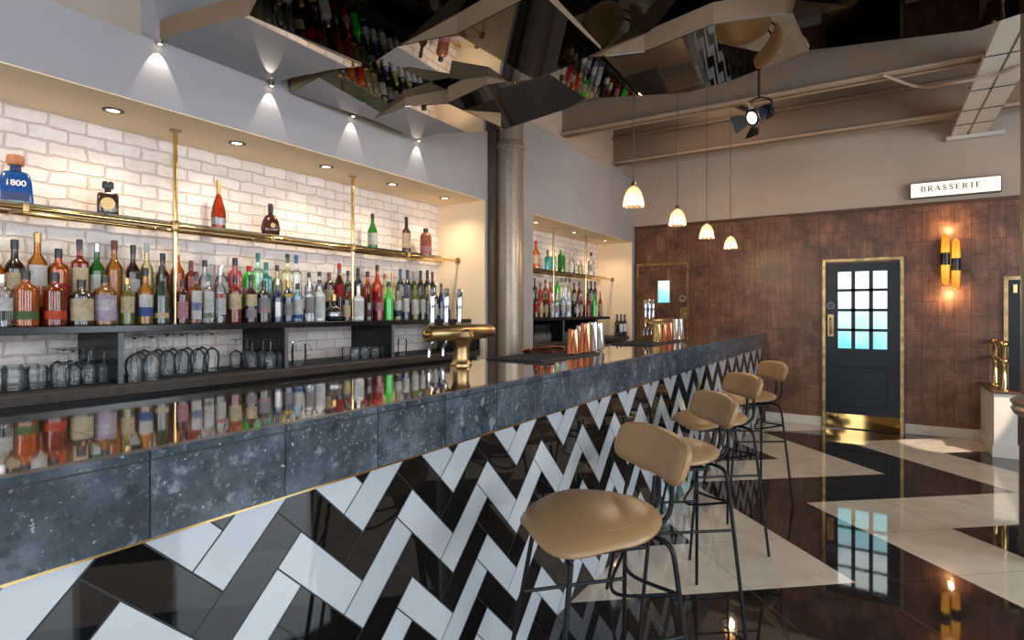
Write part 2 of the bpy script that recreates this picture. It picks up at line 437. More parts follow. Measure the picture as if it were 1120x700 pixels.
# left wall with its two recesses
R1Y0, R1Y1, R2Y0, R2Y1, RZ = -1.2, 4.22, 5.07, 7.90, 2.405
bm = BM()
box(bm, -3.7, XW, R1Y0, R1Y1, RZ, 2.72); box(bm, -3.7, XW, 1.43, R1Y1, 2.72, 3.31)
box(bm, -3.7, XW, R1Y1, R2Y0, 0, 3.31); box(bm, -3.7, XW, R2Y0, R2Y1, RZ, 3.31); box(bm, -3.7, XW, R2Y1, YB, 0, 3.31)
box(bm, -3.7, XW, YF, R1Y0, 0, 2.72)
struct('wall_left', bm, M['plaster'])
struct('wall_left_upper', box(BM(), -3.75, -3.10, YF, YB, 2.7, ZC), M['beige'])
struct('wall_left_brick', box(BM(), -3.69, XB, R1Y0, R2Y1, 0, RZ + .1), M['brick'])
# cream linings of the recesses: soffit and end reveals
bm = BM()
box(bm, XB, XW - .004, R1Y0, R1Y1, RZ - .006, RZ + .001); box(bm, XB, XW - .004, R1Y1 - .006, R1Y1 + .001, 0, RZ)
struct('trim_2', bm, M['cream'])
bm = BM()
box(bm, XB, XW - .004, R2Y0, R2Y1, RZ - .006, RZ + .001); box(bm, XB, XW - .004, R2Y1 - .006, R2Y1 + .001, 0, RZ); box(bm, XB, XW - .004, R2Y0 - .001, R2Y0 + .006, 0, RZ)
struct('trim_3', bm, M['cream'])
# the unseen sides of the room, with daylight windows
winmat = emission('daylight_pane', (0.62, 0.82, 1.0), 2.6)
wallbrown = principled('brown_wall_paint', srgb(120, 100, 84), 0.6)
def window_wall(name, wname, a0, a1, fixed, axis, wins, n0):
    bm = BM(); t = .15; z0, z1 = .9, 3.0
    def bx(p0, p1, q0, q1):
        if axis == 'y': box(bm, fixed, fixed + t, p0, p1, q0, q1)
        else: box(bm, p0, p1, fixed - t, fixed, q0, q1)
    bx(a0, a1, 0, z0); bx(a0, a1, z1, ZC)
    e = a0
    for w0, w1 in wins: bx(e, w0, z0, z1); e = w1
    bx(e, a1, z0, z1)
    struct(name, bm, wallbrown)
    for k, (w0, w1) in enumerate(wins):
        f = BM(); bmg = BM(); fr = .06
        def fb(b, p0, p1, q0, q1, d=.05):
            if axis == 'y': box(b, fixed + .02, fixed + .02 + d, p0, p1, q0, q1)
            else: box(b, p0, p1, fixed - .02 - d, fixed - .02, q0, q1)
        fb(f, w0, w1, z0, z0 + fr); fb(f, w0, w1, z1 - fr, z1); fb(f, w0, w0 + fr, z0, z1); fb(f, w1 - fr, w1, z0, z1)
        for q in range(1, 3): fb(f, w0 + (w1 - w0) * q / 3 - .02, w0 + (w1 - w0) * q / 3 + .02, z0, z1)
        fb(f, w0, w1, 2.2, 2.25)
        fo = struct('window_%d' % (n0 + k), f, M['black'])
        fb(bmg, w0 + fr, w1 - fr, z0 + fr, z1 - fr, .012)
        finish('pane', bmg, winmat, parent=fo)
window_wall('wall_right', 'r', YF, YB + .2, XR, 'y', [(-2.4, -.4), (.6, 2.6), (3.6, 5.4)], 1)
window_wall('wall_front', 'f', -3.8, XR, YF, 'x', [(-2.0, -.2), (.8, 2.8)], 4)

# skirting
struct('baseboard_back', box(BM(), -1.2, -.56, YB - .02, YB, 0, .115, .006), M['whitepaint'])
struct('baseboard_right', box(BM(), .28, .96, YB - .02, YB, 0, .115, .006), M['whitepaint'])

# ceiling beams (rolled steel joists)
def joist(bm, y, z0, x0=-3.1, x1=XR, w=.16, h=.34, t=.022):
    box(bm, x0, x1, y - w / 2, y + w / 2, z0, z0 + t); box(bm, x0, x1, y - .012, y + .012, z0, ZC)
    box(bm, x0, x1, y - w / 2, y + w / 2, z0 + h, z0 + h + t)
webshade = plaster('beam_web_paint', srgb(128, 112, 98))  # shade on the webs is put into this darker copy of the paint
for nm_, yj in (('trim_4', 6.0), ('trim_5', 7.55)):
    bm = BM(); joist(bm, yj, 3.45); o = struct(nm_, bm, [webshade, M['steelpaint']])
    for f in o.data.polygons: f.material_index = 1 if f.center.z < 3.48 else 0
# warm lamps tucked between the beams
for x, y in ((1.7, 6.8), (-1.6, 6.75)):
    l = bpy.data.lights.new('beam_uplight', 'SPOT'); l.energy = 60; l.color = (1, .80, .58); l.spot_size = math.radians(150); l.spot_blend = .9; l.shadow_soft_size = .05
    lo = bpy.data.objects.new('beam_uplight', l); C.objects.link(lo); lo.location = (x, y, 3.50); lo.rotation_euler = (PI, 0, 0)

# ------------------------------------------------------------------ columns and girder
def round_column(label, x, y, r, z_top, collar_z):
    t = thing('round_column', label, 'column', (x, y, 0)); t['kind'] = 'thing'
    finish('shaft', lathe(BM(), [(r, 0), (r, z_top)], 40), M['bronze'], t, smooth=True)
    bm = BM()
    if collar_z > 2:
        lathe(bm, [(r, 0), (r + .012, .008), (r + .022, .025), (r + .012, .05), (r + .012, .062), (r + .004, .075), (r, .08)], 40, close=False)
    else:
        lathe(bm, [(r, -.02), (r + .03, 0), (r + .045, .03), (r + .035, .05), (r + .05, .075), (r + .02, .1), (r, .12)], 40, close=False)
    finish('collar', bm, M['bronze'], t, (0, 0, collar_z), smooth=True)
    return t
cxy = (-2.815, 4.405)
t = round_column('round bronze painted iron column against the left wall between the two bottle recesses', cxy[0], cxy[1], .123, 3.3, 2.86)
bm = BM(); box(bm, XW + .0005, XW + .07, 4.255, 4.72, 0, 3.3); finish('backing_board', bm, M['darkbronze'], t, (-cxy[0], -cxy[1], 0))
bm = BM()
for sy in (-1, 1):
    prism(bm, [(-.02, sy * .10, 2.95), (-.02, sy * .10, 3.28), (-.02, sy * .26, 3.28)], (.015, 0, 0))
finish('capital_bracket', bm, M['bronze'], t)
pr = onZ(1113.5, 602, 0)
ccol = (pr.x + .215, pr.y + .02)
t = round_column('round bronze column cut off by the right edge of the view', ccol[0], ccol[1], .20, ZC, .80)
t2 = finish('plinth', lathe(BM(), [(.215, 0), (.215, .05), (.205, .07), (.205, .8)], 32), M['darkbronze'], t, smooth=True)

g = thing('steel_girder', 'pale painted steel girder with a slot, running out from the far wall at upper right', 'beam', (.855, 6.5, 3.335)); g['kind'] = 'thing'
bm = BM(); box(bm, -.155, -.02, -1.6, 1.5, 0, .03); box(bm, .0, .155, -1.6, 1.5, 0, .03); box(bm, -.155, .155, -1.6, 1.5, .03, .05)
finish('flange', bm, M['whitepaint'], g)
bm = BM(); box(bm, -.10, -.04, -1.6, 1.5, .05, .115); box(bm, .04, .10, -1.6, 1.5, .05, .115); finish('web', bm, M['steelpaint'], g)
for k, yy in enumerate((-.9, -.1, .5, 1.0)):
    finish('cable_tie', tube(BM(), [(-.16, yy, .045), (-.16, yy, -.004), (.16, yy, -.004), (.16, yy, .045)], .004, 6), M['rubber'], g)
bm = BM(); box(bm, -.20, .30, 1.42, 1.49, -.045, -.005); finish('bearing_bracket', bm, M['whitepaint'], g)
pp = [onZ(965, 82, 3.44) , onZ(1005, 95, 3.41), onZ(1040, 91, 3.31), onZ(1085, 83, 3.31), onZ(1118, 70, 3.33)]
tag(finish('conduit_pipe', tube(BM(), smoothpath(pp, 6), .013, 8), M['steelpaint'], smooth=True), 'thin painted conduit pipe bending across the underside of the white girder', 'pipe')

# ------------------------------------------------------------------ the bar
bar = thing('bar_counter', 'long stone topped bar with black and white herringbone tiled front', 'bar', (0, 0, 0))
BX0, BX1, BT, BY0, BY1 = -1.90, -1.195, 1.129, -1.3, 7.985
bm = BM(); box(bm, -1.80, -1.243, BY0, BY1 - .005, 0, 1.05); finish('tiled_front', bm, M['herring'], bar)
bm = BM(); box(bm, BX0, BX1, BY0, BY1, BT - .014, BT); finish('stone_top', bm, M['bartop'], bar)
bm = BM(); box(bm, BX1 - .03, BX1 + .001, BY0, BY1 + .0, BT - .0155, BT + .0008); finish('top_border', bm, M['slab'], bar)
bm = BM(); box(bm, BX1 - .035, BX1 - .004, BY0, BY1, BT - .019, BT - .015); finish('shadow_joint', bm, M['black'], bar)
bm = BM(); box(bm, BX1 - .03, BX1, BY0, BY1, .958, BT - .019); box(bm, BX0, BX0 + .03, BY0, BY1, 1.03, BT - .014)
finish('stone_apron', bm, M['slab'], bar)
bm = BM(); box(bm, BX1 - .05, BX1 - .0, BY0, BY1, .953, .958); finish('brass_trim', bm, M['brass'], bar)

# ------------------------------------------------------------------ back bar, first recess
def back_bar(y0, y1, divs, tagtxt, xf=-3.0, ys=None, sh=.088):
    ys = ys or y1
    t = thing('back_counter', 'dark timber back counter under the shelf of the ' + tagtxt, 'counter', (0, 0, 0))
    bm = BM(); box(bm, XB + .001, xf, y0, y1, 1.005, 1.052, .003); finish('worktop', bm, M['counter'], t)
    bm = BM(); box(bm, XB + .001, xf - .04, y0, y1, 0, 1.005); finish('cabinet', bm, M['black'], t)
    for k in range(int((y1 - y0) / .62)):
        bm = BM(); a = y0 + .02 + k * .62; box(bm, xf - .04, xf - .02, a, a + .58, .08, .93, .004); f = finish('cabinet_door', bm, M['blacksatin'], t)
        finish('handle', tube(BM(), [(xf - .02, a + .2, .86), (xf + .005, a + .2, .86), (xf + .005, a + .38, .86), (xf - .02, a + .38, .86)], .006, 8), M['steel'], f)
    bm = BM(); box(bm, XB + .02, xf - .03, y0 + .02, y1 - .02, 1.0521, 1.056)
    finish('bar_mat', bm, M['rubber'], t)
    s = thing('bottle_shelf', 'black laminate shelf carrying the two rows of bottles in the ' + tagtxt, 'shelf', (0, 0, 0))
    bm = BM(); box(bm, XB + .001, xf - .10, y0, ys, 1.300, 1.335, .003); finish('shelf_board', bm, M['blacksatin'], s)
    for d in divs:
        bm = BM(); box(bm, XB + .001, xf - .062, d, d + .022, 1.0565, 1.299); p = finish('divider_panel', bm, M['blacksatin'], s)
        bm = BM(); box(bm, xf - .062, xf - .056, d, d + .022, 1.0565, 1.299); finish('edge_strip', bm, M['striplight'], p)
    r = thing('bottle_step', 'black raised step behind the front bottles in the ' + tagtxt, 'shelf', (0, 0, 1.335))
    bm = BM(); box(bm, XB + .001, -3.335, y0 + .01, ys - .01, 0, sh, .003); finish('step_board', bm, M['blacksatin'], r)
    return t
back_bar(R1Y0 + .01, R1Y1 - .02, [-.6, .39, 1.309, 2.226, 3.147], 'near recess')
back_bar(R2Y0 + .01, R2Y1 - .012, [5.93, 6.85], 'far recess', ys=7.42, sh=.15)
bm = BM(); box(bm, XB + .0005, XB + .012, R2Y0 + .02, R2Y1 - .02, 1.057, 1.297); finish('back_panel', bm, M['blacksatin'], bpy.data.objects['bottle_shelf.001'])
# black end panel at the right of the near back bar
tag(finish('end_panel', box(BM(), -3.3, -2.985, 3.95, 4.17, 1.06, 1.29, .004), M['blacksatin']), 'black box unit at the column end of the near back counter', 'cabinet')
fr = thing('bottle_fridge', 'low steel topped bottle fridge below the near back counter', 'fridge', (-2.93, 2.1, 0))
bm = BM(); box(bm, -.03, .05, -.65, .65, 0, .965, .004); finish('door', bm, M['blacksatin'], fr)
bm = BM(); box(bm, -.03, .055, -.66, .66, .965, .99, .004); finish('top_lip', bm, M['steel'], fr)

# glass shelves on brass rails
def glass_shelf(y0, y1, poles, brackets, tagtxt, rail_end):
    zt = 1.872; xf = -3.262; xb = -3.465
    t = thing('glass_shelf', 'glass shelf on polished brass rails high in the ' + tagtxt, 'shelf', (0, 0, 0))
    bm = BM(); box(bm, xb, xf + .012, y0, y1 - .25 if rail_end else y1, zt + .012, zt + .022); finish('glass_plate', bm, M['shelfglass'], t)
    for x in (xf, xb):
        finish('rail', tube(BM(), [(x, y0, zt), (x, y1, zt)], .0115, 12), M['brass'], t, smooth=True)
    for p in poles:
        bm = BM(); tube(bm, [(xf, p, 1.336), (xf, p, RZ - .007)], .0125, 14)
        po = finish('pole', bm, M['brass'], t, smooth=True)
        for prof_ in ([(.03, RZ - .012), (.03, RZ - .0065)], [(.019, zt - .03), (.023, zt - .02), (.023, zt + .02), (.019, zt + .03)], [(.026, 1.3355), (.026, 1.343)]):
            finish('fitting', lathe(BM(), prof_, 16, (xf, p, 0)), M['brassdull'], po, smooth=True)
    for b in brackets:
        bm = BM(); tube(bm, [(XB, b, zt), (xf, b, zt)], .009, 10)
        lathe(bm, [(.017, -.018), (.019, 0), (.017, .018)], 12, (xf, b, zt))
        finish('bracket', bm, M['brassdull'], t, smooth=True)
    for x in (xf,):
        bm = BM(); lathe(bm, [(.028, y1 - .012), (.028, y1)], 16, (x, 0, zt), axis='y'); finish('end_flange', bm, M['brassdull'], t, smooth=True)
glass_shelf(R1Y0 + .01, R1Y1 - .007, [.45, 1.678, 2.947], [.45, 1.02, 1.678, 2.28, 2.947, 3.55], 'near recess', True)
glass_shelf(R2Y0 + .007, R2Y1 - .007, [6.07, 6.978], [6.07, 6.978], 'far recess', True)

# recessed downlights
def downlight(x, y, z, label, power):
    t = thing('downlight', label, 'ceiling light', (x, y, z), group='downlights in the bottle recesses')
    bm = BM(); lathe(bm, [(.046, -.001), (.046, -.005), (.030, -.007), (.028, -.001)], 24, close=False); finish('trim_ring', bm, M['darkbronze'], t, smooth=True)
    bm = BM(); lathe(bm, [(.029, -.0022), (.029, -.0012)], 20); finish('lamp', bm, M['lampwarm'], t)
    l = bpy.data.lights.new('downlight_beam', 'SPOT'); l.energy = power; l.color = (1.0, .80, .58); l.spot_size = math.radians(140); l.spot_blend = 1.0; l.shadow_soft_size = .03
    lo = bpy.data.objects.new('downlight_beam', l); C.objects.link(lo); lo.location = (x, y, z - .02)
M['lampwarm'] = emission('warm_lamp', (1.0, .78, .45), 14)
for k, y in enumerate((.05, .695, 1.342, 1.995, 2.647, 3.286, 3.93)):
    downlight(-3.19, y, RZ - .006, 'recessed downlight in the cream soffit of the near recess, %s from the column end' % ORD[6 - k], 15)
for k, y in enumerate((5.55, 6.515, 7.49)):
    downlight(-3.205, y, RZ - .006, 'recessed downlight in the cream soffit of the far recess, %s from the column' % ORD[k], 14)

# ------------------------------------------------------------------ bottles
GL = {}
def gl(key, c, body, diff=None):
    GL[key] = glass_mat(key + '_bottle_glass', c, body, diff=diff)
gl('amber', (.72, .27, .05), .18, (.50, .16, .02)); gl('light_amber', (.88, .52, .17), .16, (.70, .34, .08))
gl('orange', (.92, .28, .03), .24, (.75, .20, .015)); gl('red_amber', (.62, .10, .02), .24, (.42, .06, .01))
gl('brown', (.24, .07, .025), .35, (.10, .03, .015)); gl('dark_brown', (.07, .025, .015), .6, (.03, .012, .008))
gl('green', (.08, .42, .10), .3, (.04, .26, .04)); gl('bright_green', (.06, .9, .12), .55, (.04, .75, .06))
gl('dark_green', (.06, .14, .06), .75, (.025, .05, .025)); gl('olive', (.50, .50, .09), .3, (.28, .30, .05))
gl('pale_green', (.72, .95, .80), .2, (.5, .8, .6)); gl('teal', (.16, .68, .66), .28, (.08, .42, .42))
gl('sky', (.60, .82, .95), .24, (.4, .65, .85)); gl('blue', (.03, .20, .60), .5, (.01, .10, .36)); gl('navyglass', (.05, .08, .22), .75, (.02, .03, .10))
gl('clear', (.94, .95, .95), .10, (.75, .77, .78)); gl('frost', (.9, .92, .93), .45, (.72, .75, .76)); gl('straw', (.97, .92, .66), .18, (.85, .78, .45))
gl('red', (.85, .03, .02), .4, (.6, .015, .01)); gl('coral', (1.0, .14, .03), .35, (.85, .10, .02)); gl('magenta', (.60, .02, .08), .45, (.4, .01, .05))
gl('pink', (.95, .30, .34), .42, (.8, .18, .2)); gl('black', (.02, .02, .025), .92, (.012, .012, .014)); gl('rose', (.55, .22, .14), .4, (.34, .12, .08))
COLS = {}
def cm(key, c, r=.5, metal=0):
    if key not in ('cream', 'white', 'grey', 'lilac', 'pinkp'): COLS[key] = principled(key + '_print', c, r, metal); return
    m, nt, out = new_mat(key + '_printed_label'); p = N(nt, 'ShaderNodeBsdfPrincipled'); p.inputs['Roughness'].default_value = r
    mp = N(nt, 'ShaderNodeMapping'); mp.inputs['Scale'].default_value = (150, 150, 320); nt.links.new(objpos(nt), mp.inputs[0])
    f = noise(nt, mp.outputs[0], 1.0, 2, .5); big = noise(nt, objpos(nt), 22, 1)
    ink = ramp(nt, math_n(nt, 'MULTIPLY', f, math_n(nt, 'GREATER_THAN', big, .46)), [(.50, (0, 0, 0)), (.62, (.6, .6, .6))])
    nt.links.new(mixc(nt, ink, c, tuple(x * .22 for x in c)), p.inputs['Base Color']); nt.links.new(p.outputs[0], out.inputs[0]); COLS[key] = m
cm('cream', srgb(232, 214, 176)); cm('white', srgb(232, 232, 230)); cm('blackp', (.012, .012, .012), .35); cm('redp', srgb(190, 30, 34)); cm('orangep', srgb(226, 84, 44))
cm('greenp', srgb(96, 122, 66)); cm('bluep', srgb(60, 96, 160)); cm('grey', srgb(170, 166, 170)); cm('silver', srgb(190, 190, 192), .3, .9); cm('gold', srgb(186, 154, 104), .34, .8)
cm('lilac', srgb(206, 190, 212)); cm('pinkp', srgb(212, 150, 160)); cm('darkblue', srgb(28, 36, 84), .35); cm('teal_cap', srgb(36, 110, 112)); cm('brownp', srgb(110, 62, 38)); cm('darkred', srgb(92, 24, 26), .35)
cm('yellowp', srgb(222, 196, 92)); cm('copperp', srgb(166, 96, 66), .35, .6)

PROF = {
 # (radius, height) fractions: radius relative to r, height relative to H; last entry = where the cap starts
 'std':   ([(.9, 0), (1, .012), (1, .56), (.93, .61), (.62, .67), (.40, .71), (.36, .76), (.35, .90)], .86, .40),
 'wine':  ([(.9, 0), (1, .01), (1, .60), (.92, .65), (.60, .70), (.40, .74), (.38, .80), (.38, .97)], .76, .41),
 'slope': ([(.9, 0), (1, .012), (1, .48), (.86, .56), (.55, .66), (.36, .74), (.34, .80), (.34, .92)], .87, .38),
 'tall':  ([(.9, 0), (1, .01), (1, .64), (.95, .67), (.6, .70), (.40, .72), (.36, .76), (.36, .92)], .84, .40),
 'squat': ([(.92, 0), (1, .015), (1, .60), (.97, .66), (.80, .72), (.42, .76), (.34, .79), (.34, .90)], .84, .36),
 'decanter': ([(.55, 0), (.9, .06), (1, .20), (1, .34), (.88, .46), (.5, .55), (.28, .60), (.24, .70), (.28, .80)], .76, .34),
 'cognac': ([(.85, 0), (.92, .02), (1, .22), (.98, .34), (.80, .48), (.50, .62), (.30, .72), (.26, .80), (.26, .92)], .70, .30),
 'campari': ([(.92, 0), (1, .01), (1, .52), (.98, .56), (.62, .62), (.52, .66), (.36, .74), (.33, .80), (.33, .92)], .86, .38),
 'jug': ([(.92, 0), (1, .02), (1, .66), (.94, .74), (.72, .81), (.42, .85), (.38, .87), (.38, .93)], .87, .44),
}
MESH = {}
def shell(key, fn):
    if key not in MESH:
        bm = BM(); fn(bm); bmesh.ops.recalc_face_normals(bm, faces=bm.faces[:]); me = bpy.data.meshes.new(key[0]); bm.to_mesh(me); bm.free()
        for f in me.polygons: f.use_smooth = True
        me.set_sharp_from_angle(angle=math.radians(38)); MESH[key] = me
    return MESH[key]
def scaled(key, me, mat, name, parent, s, rotz=0.0):
    """a copy of the unit mesh with its own size and material"""
    k2 = (key, mat.name, tuple(round(x, 4) for x in s))
    if k2 not in MESH:
        m2 = me.copy(); m2.transform(Matrix.Diagonal((s[0], s[1], s[2], 1))); m2.materials.clear(); m2.materials.append(mat); m2.name = name; MESH[k2] = m2
    return link_mesh(name, MESH[k2], parent, rot=(0, 0, rotz))
def bottle(name, cat, label, group, loc, style, r, hh, glass, cap, lab=None, labz=(.2, .48), lab2=None, lab2z=None, square=False, face=None, ry=1.0):
    face = face if face is not None else math.atan2(-loc[1], -loc[0])       # the label turns to the room
    t = thing(name, label, cat, loc, face, group)
    prof, capz, capr = PROF[style]; ex, seg = (4.5, 28) if square else (2.0, 20)
    k = ('body', style, square)
    body = shell(k, lambda bm: lathe(bm, prof, seg, ex=ex, ry=1.0))
    scaled(k, body, GL[glass], 'body', t, (r, r * ry, hh))
    kc = ('cap', style)
    top = shell(kc, lambda bm: lathe(bm, [(capr, capz), (capr, .985), (capr * .9, 1.0)], 16, close=True))
    scaled(kc, top, COLS[cap], 'cap', t, (r, r, hh))
    def sticker(zr, mat, wide=1.1):
        kl = ('label', style, zr, wide, square)
        def mk(bm):
            n = 12; cols_ = []
            for i in range(n + 1):
                a = -wide + 2 * wide * i / n; ca, sa = math.cos(a), math.sin(a)
                q = (abs(ca) ** ex + abs(sa) ** ex) ** (-1 / ex) * 1.012
                cols_.append([bm.verts.new((q * ca, q * sa, z)) for z in zr])
            for a, b in zip(cols_, cols_[1:]): bm.faces.new((a[0], b[0], b[1], a[1]))
            bmesh.ops.solidify(bm, geom=bm.faces[:], thickness=.01)
        scaled(kl, shell(kl, mk), COLS[mat], 'label', t, (r, r * ry, hh))
    if lab: sticker(labz, lab)
    if lab2: sticker(lab2z, lab2, 1.0)
    return t

SH = 1.3355; XF, XK = -3.225, -3.415                 # front row on the shelf, back row on the step
# look, name, category, u, v_top, width px, style, glass, cap, label, label z, second label
front = [
 ('clear bottle with white and black label', 'gin_bottle', 2, 300, 26, 'squat', 'clear', 'silver', 'white', (.12, .55), 'blackp', (.12, .3)),
 ('squat amber whisky bottle with green band', 'whisky_bottle', 28, 296, 31, 'squat', 'orange', 'blackp', 'greenp', (.12, .27), None, None),
 ('squat red amber whisky bottle with orange band', 'whisky_bottle', 60, 298, 28, 'squat', 'red_amber', 'blackp', 'orangep', (.12, .28), None, None),
 ('dark bottle with wide cream label', 'rum_bottle', 89, 306, 29, 'squat', 'dark_brown', 'blackp', 'cream', (.10, .58), None, None),
 ('pale bottle with lilac and white label', 'whisky_bottle', 115, 301, 27, 'squat', 'light_amber', 'blackp', 'lilac', (.08, .60), 'white', (.30, .5)),
 ('olive green whiskey bottle with cream label', 'whiskey_bottle', 139, 304, 17, 'std', 'olive', 'gold', 'cream', (.25, .60), None, None),
 ('amber bottle with blue and white label', 'whisky_bottle', 159, 293, 18, 'std', 'light_amber', 'blackp', 'bluep', (.14, .30), 'white', (.30, .52)),
 ('dark green bottle with narrow cream band', 'whisky_bottle', 176.5, 291, 17, 'slope', 'dark_green', 'blackp', 'cream', (.10, .19), None, None),
 ('short brown bottle with pinkish label', 'whisky_bottle', 199.5, 306, 14, 'squat', 'brown', 'blackp', 'pinkp', (.12, .5), None, None),
 ('square amber bottle with white label', 'whisky_bottle', 214.5, 297, 12, 'tall', 'amber', 'blackp', 'white', (.08, .62), 'bluep', (.25, .4)),
 ('clear bottle with white label and teal neck', 'vodka_bottle', 228, 299, 12, 'tall', 'clear', 'teal_cap', 'white', (.08, .62), 'greenp', (.10, .2)),
 ('clear rum bottle with white label and red dot', 'rum_bottle', 241, 292, 13, 'std', 'clear', 'silver', 'white', (.15, .52), 'redp', (.44, .52)),
 ('red amber bottle with cream label', 'liqueur_bottle', 257, 301, 15, 'squat', 'red_amber', 'blackp', 'cream', (.28, .60), None, None),
 ('brown bottle with cream and white label', 'whisky_bottle', 274.5, 300, 14, 'std', 'brown', 'blackp', 'cream', (.34, .58), 'grey', (.1, .28)),
 ('black bottle with grey and pink label', 'rum_bottle', 288.6, 307, 16, 'squat', 'dark_brown', 'blackp', 'grey', (.22, .58), 'pinkp', (.24, .32)),
 ('dark blue bottle with silver label', 'vodka_bottle', 303.5, 305, 12, 'std', 'navyglass', 'silver', 'silver', (.12, .46), None, None),
 ('blue bottle with yellow neck band', 'gin_bottle', 315, 307, 12, 'squat', 'navyglass', 'gold', 'yellowp', (.60, .68), 'grey', (.15, .45)),
 ('pale blue gin bottle with white label', 'gin_bottle', 325.5, 310, 13, 'squat', 'sky', 'blackp', 'white', (.2, .58), 'bluep', (.08, .18)),
 ('slim clear bottle with grey label', 'vodka_bottle', 338.5, 307, 10, 'tall', 'clear', 'silver', 'grey', (.2, .6), None, None),
 ('frosted white vodka bottle with black cap', 'vodka_bottle', 349.5, 306, 12, 'tall', 'frost', 'blackp', 'white', (.08, .60), None, None),
 ('round black decanter with gold stopper', 'decanter', 365, 322, 19, 'decanter', 'black', 'gold', 'silver', (.18, .3), None, None),
 ('small dark bottle with framed cream label', 'liqueur_bottle', 379, 316, 9, 'squat', 'dark_brown', 'blackp', 'cream', (.12, .48), None, None),
 ('clear bottle with pale frosted label', 'gin_bottle', 392, 313, 12, 'tall', 'frost', 'silver', 'white', (.12, .58), None, None),
 ('dark bottle with a red streak label', 'wine_bottle', 403, 311, 10, 'slope', 'dark_brown', 'blackp', 'darkred', (.1, .3), None, None),
 ('magenta red bottle with pale label', 'liqueur_bottle', 414.5, 315, 10, 'slope', 'magenta', 'redp', 'pinkp', (.3, .55), None, None),
 ('bright green liqueur bottle with black neck', 'liqueur_bottle', 425, 308, 10.5, 'campari', 'bright_green', 'blackp', None, None, None, None),
 ('straw bottle with dark and white label', 'vermouth_bottle', 435.3, 313, 9, 'slope', 'straw', 'blackp', 'white', (.3, .55), 'darkblue', (.1, .28)),
 ('dark wine bottle with white label and blue base', 'wine_bottle', 443.8, 311, 8.5, 'wine', 'navyglass', 'darkblue', 'white', (.22, .6), None, None),
 ('green wine bottle with white label', 'wine_bottle', 454, 312, 9, 'wine', 'olive', 'greenp', 'white', (.15, .58), None, None),
 ('dark wine bottle, white label, behind a tap handle', 'wine_bottle', 462, 312.5, 7.5, 'wine', 'dark_green', 'blackp', 'white', (.2, .58), None, None),
 ('olive wine bottle with white label', 'wine_bottle', 469.5, 312, 7.5, 'wine', 'olive', 'gold', 'white', (.15, .55), None, None),
 ('dark wine bottle with low white label', 'wine_bottle', 475.8, 312, 7.5, 'wine', 'dark_brown', 'blackp', 'white', (.12, .45), None, None),
 ('dark wine bottle with dark red capsule', 'wine_bottle', 482.6, 310, 8, 'slope', 'navyglass', 'darkred', 'white', (.1, .3), None, None),
]
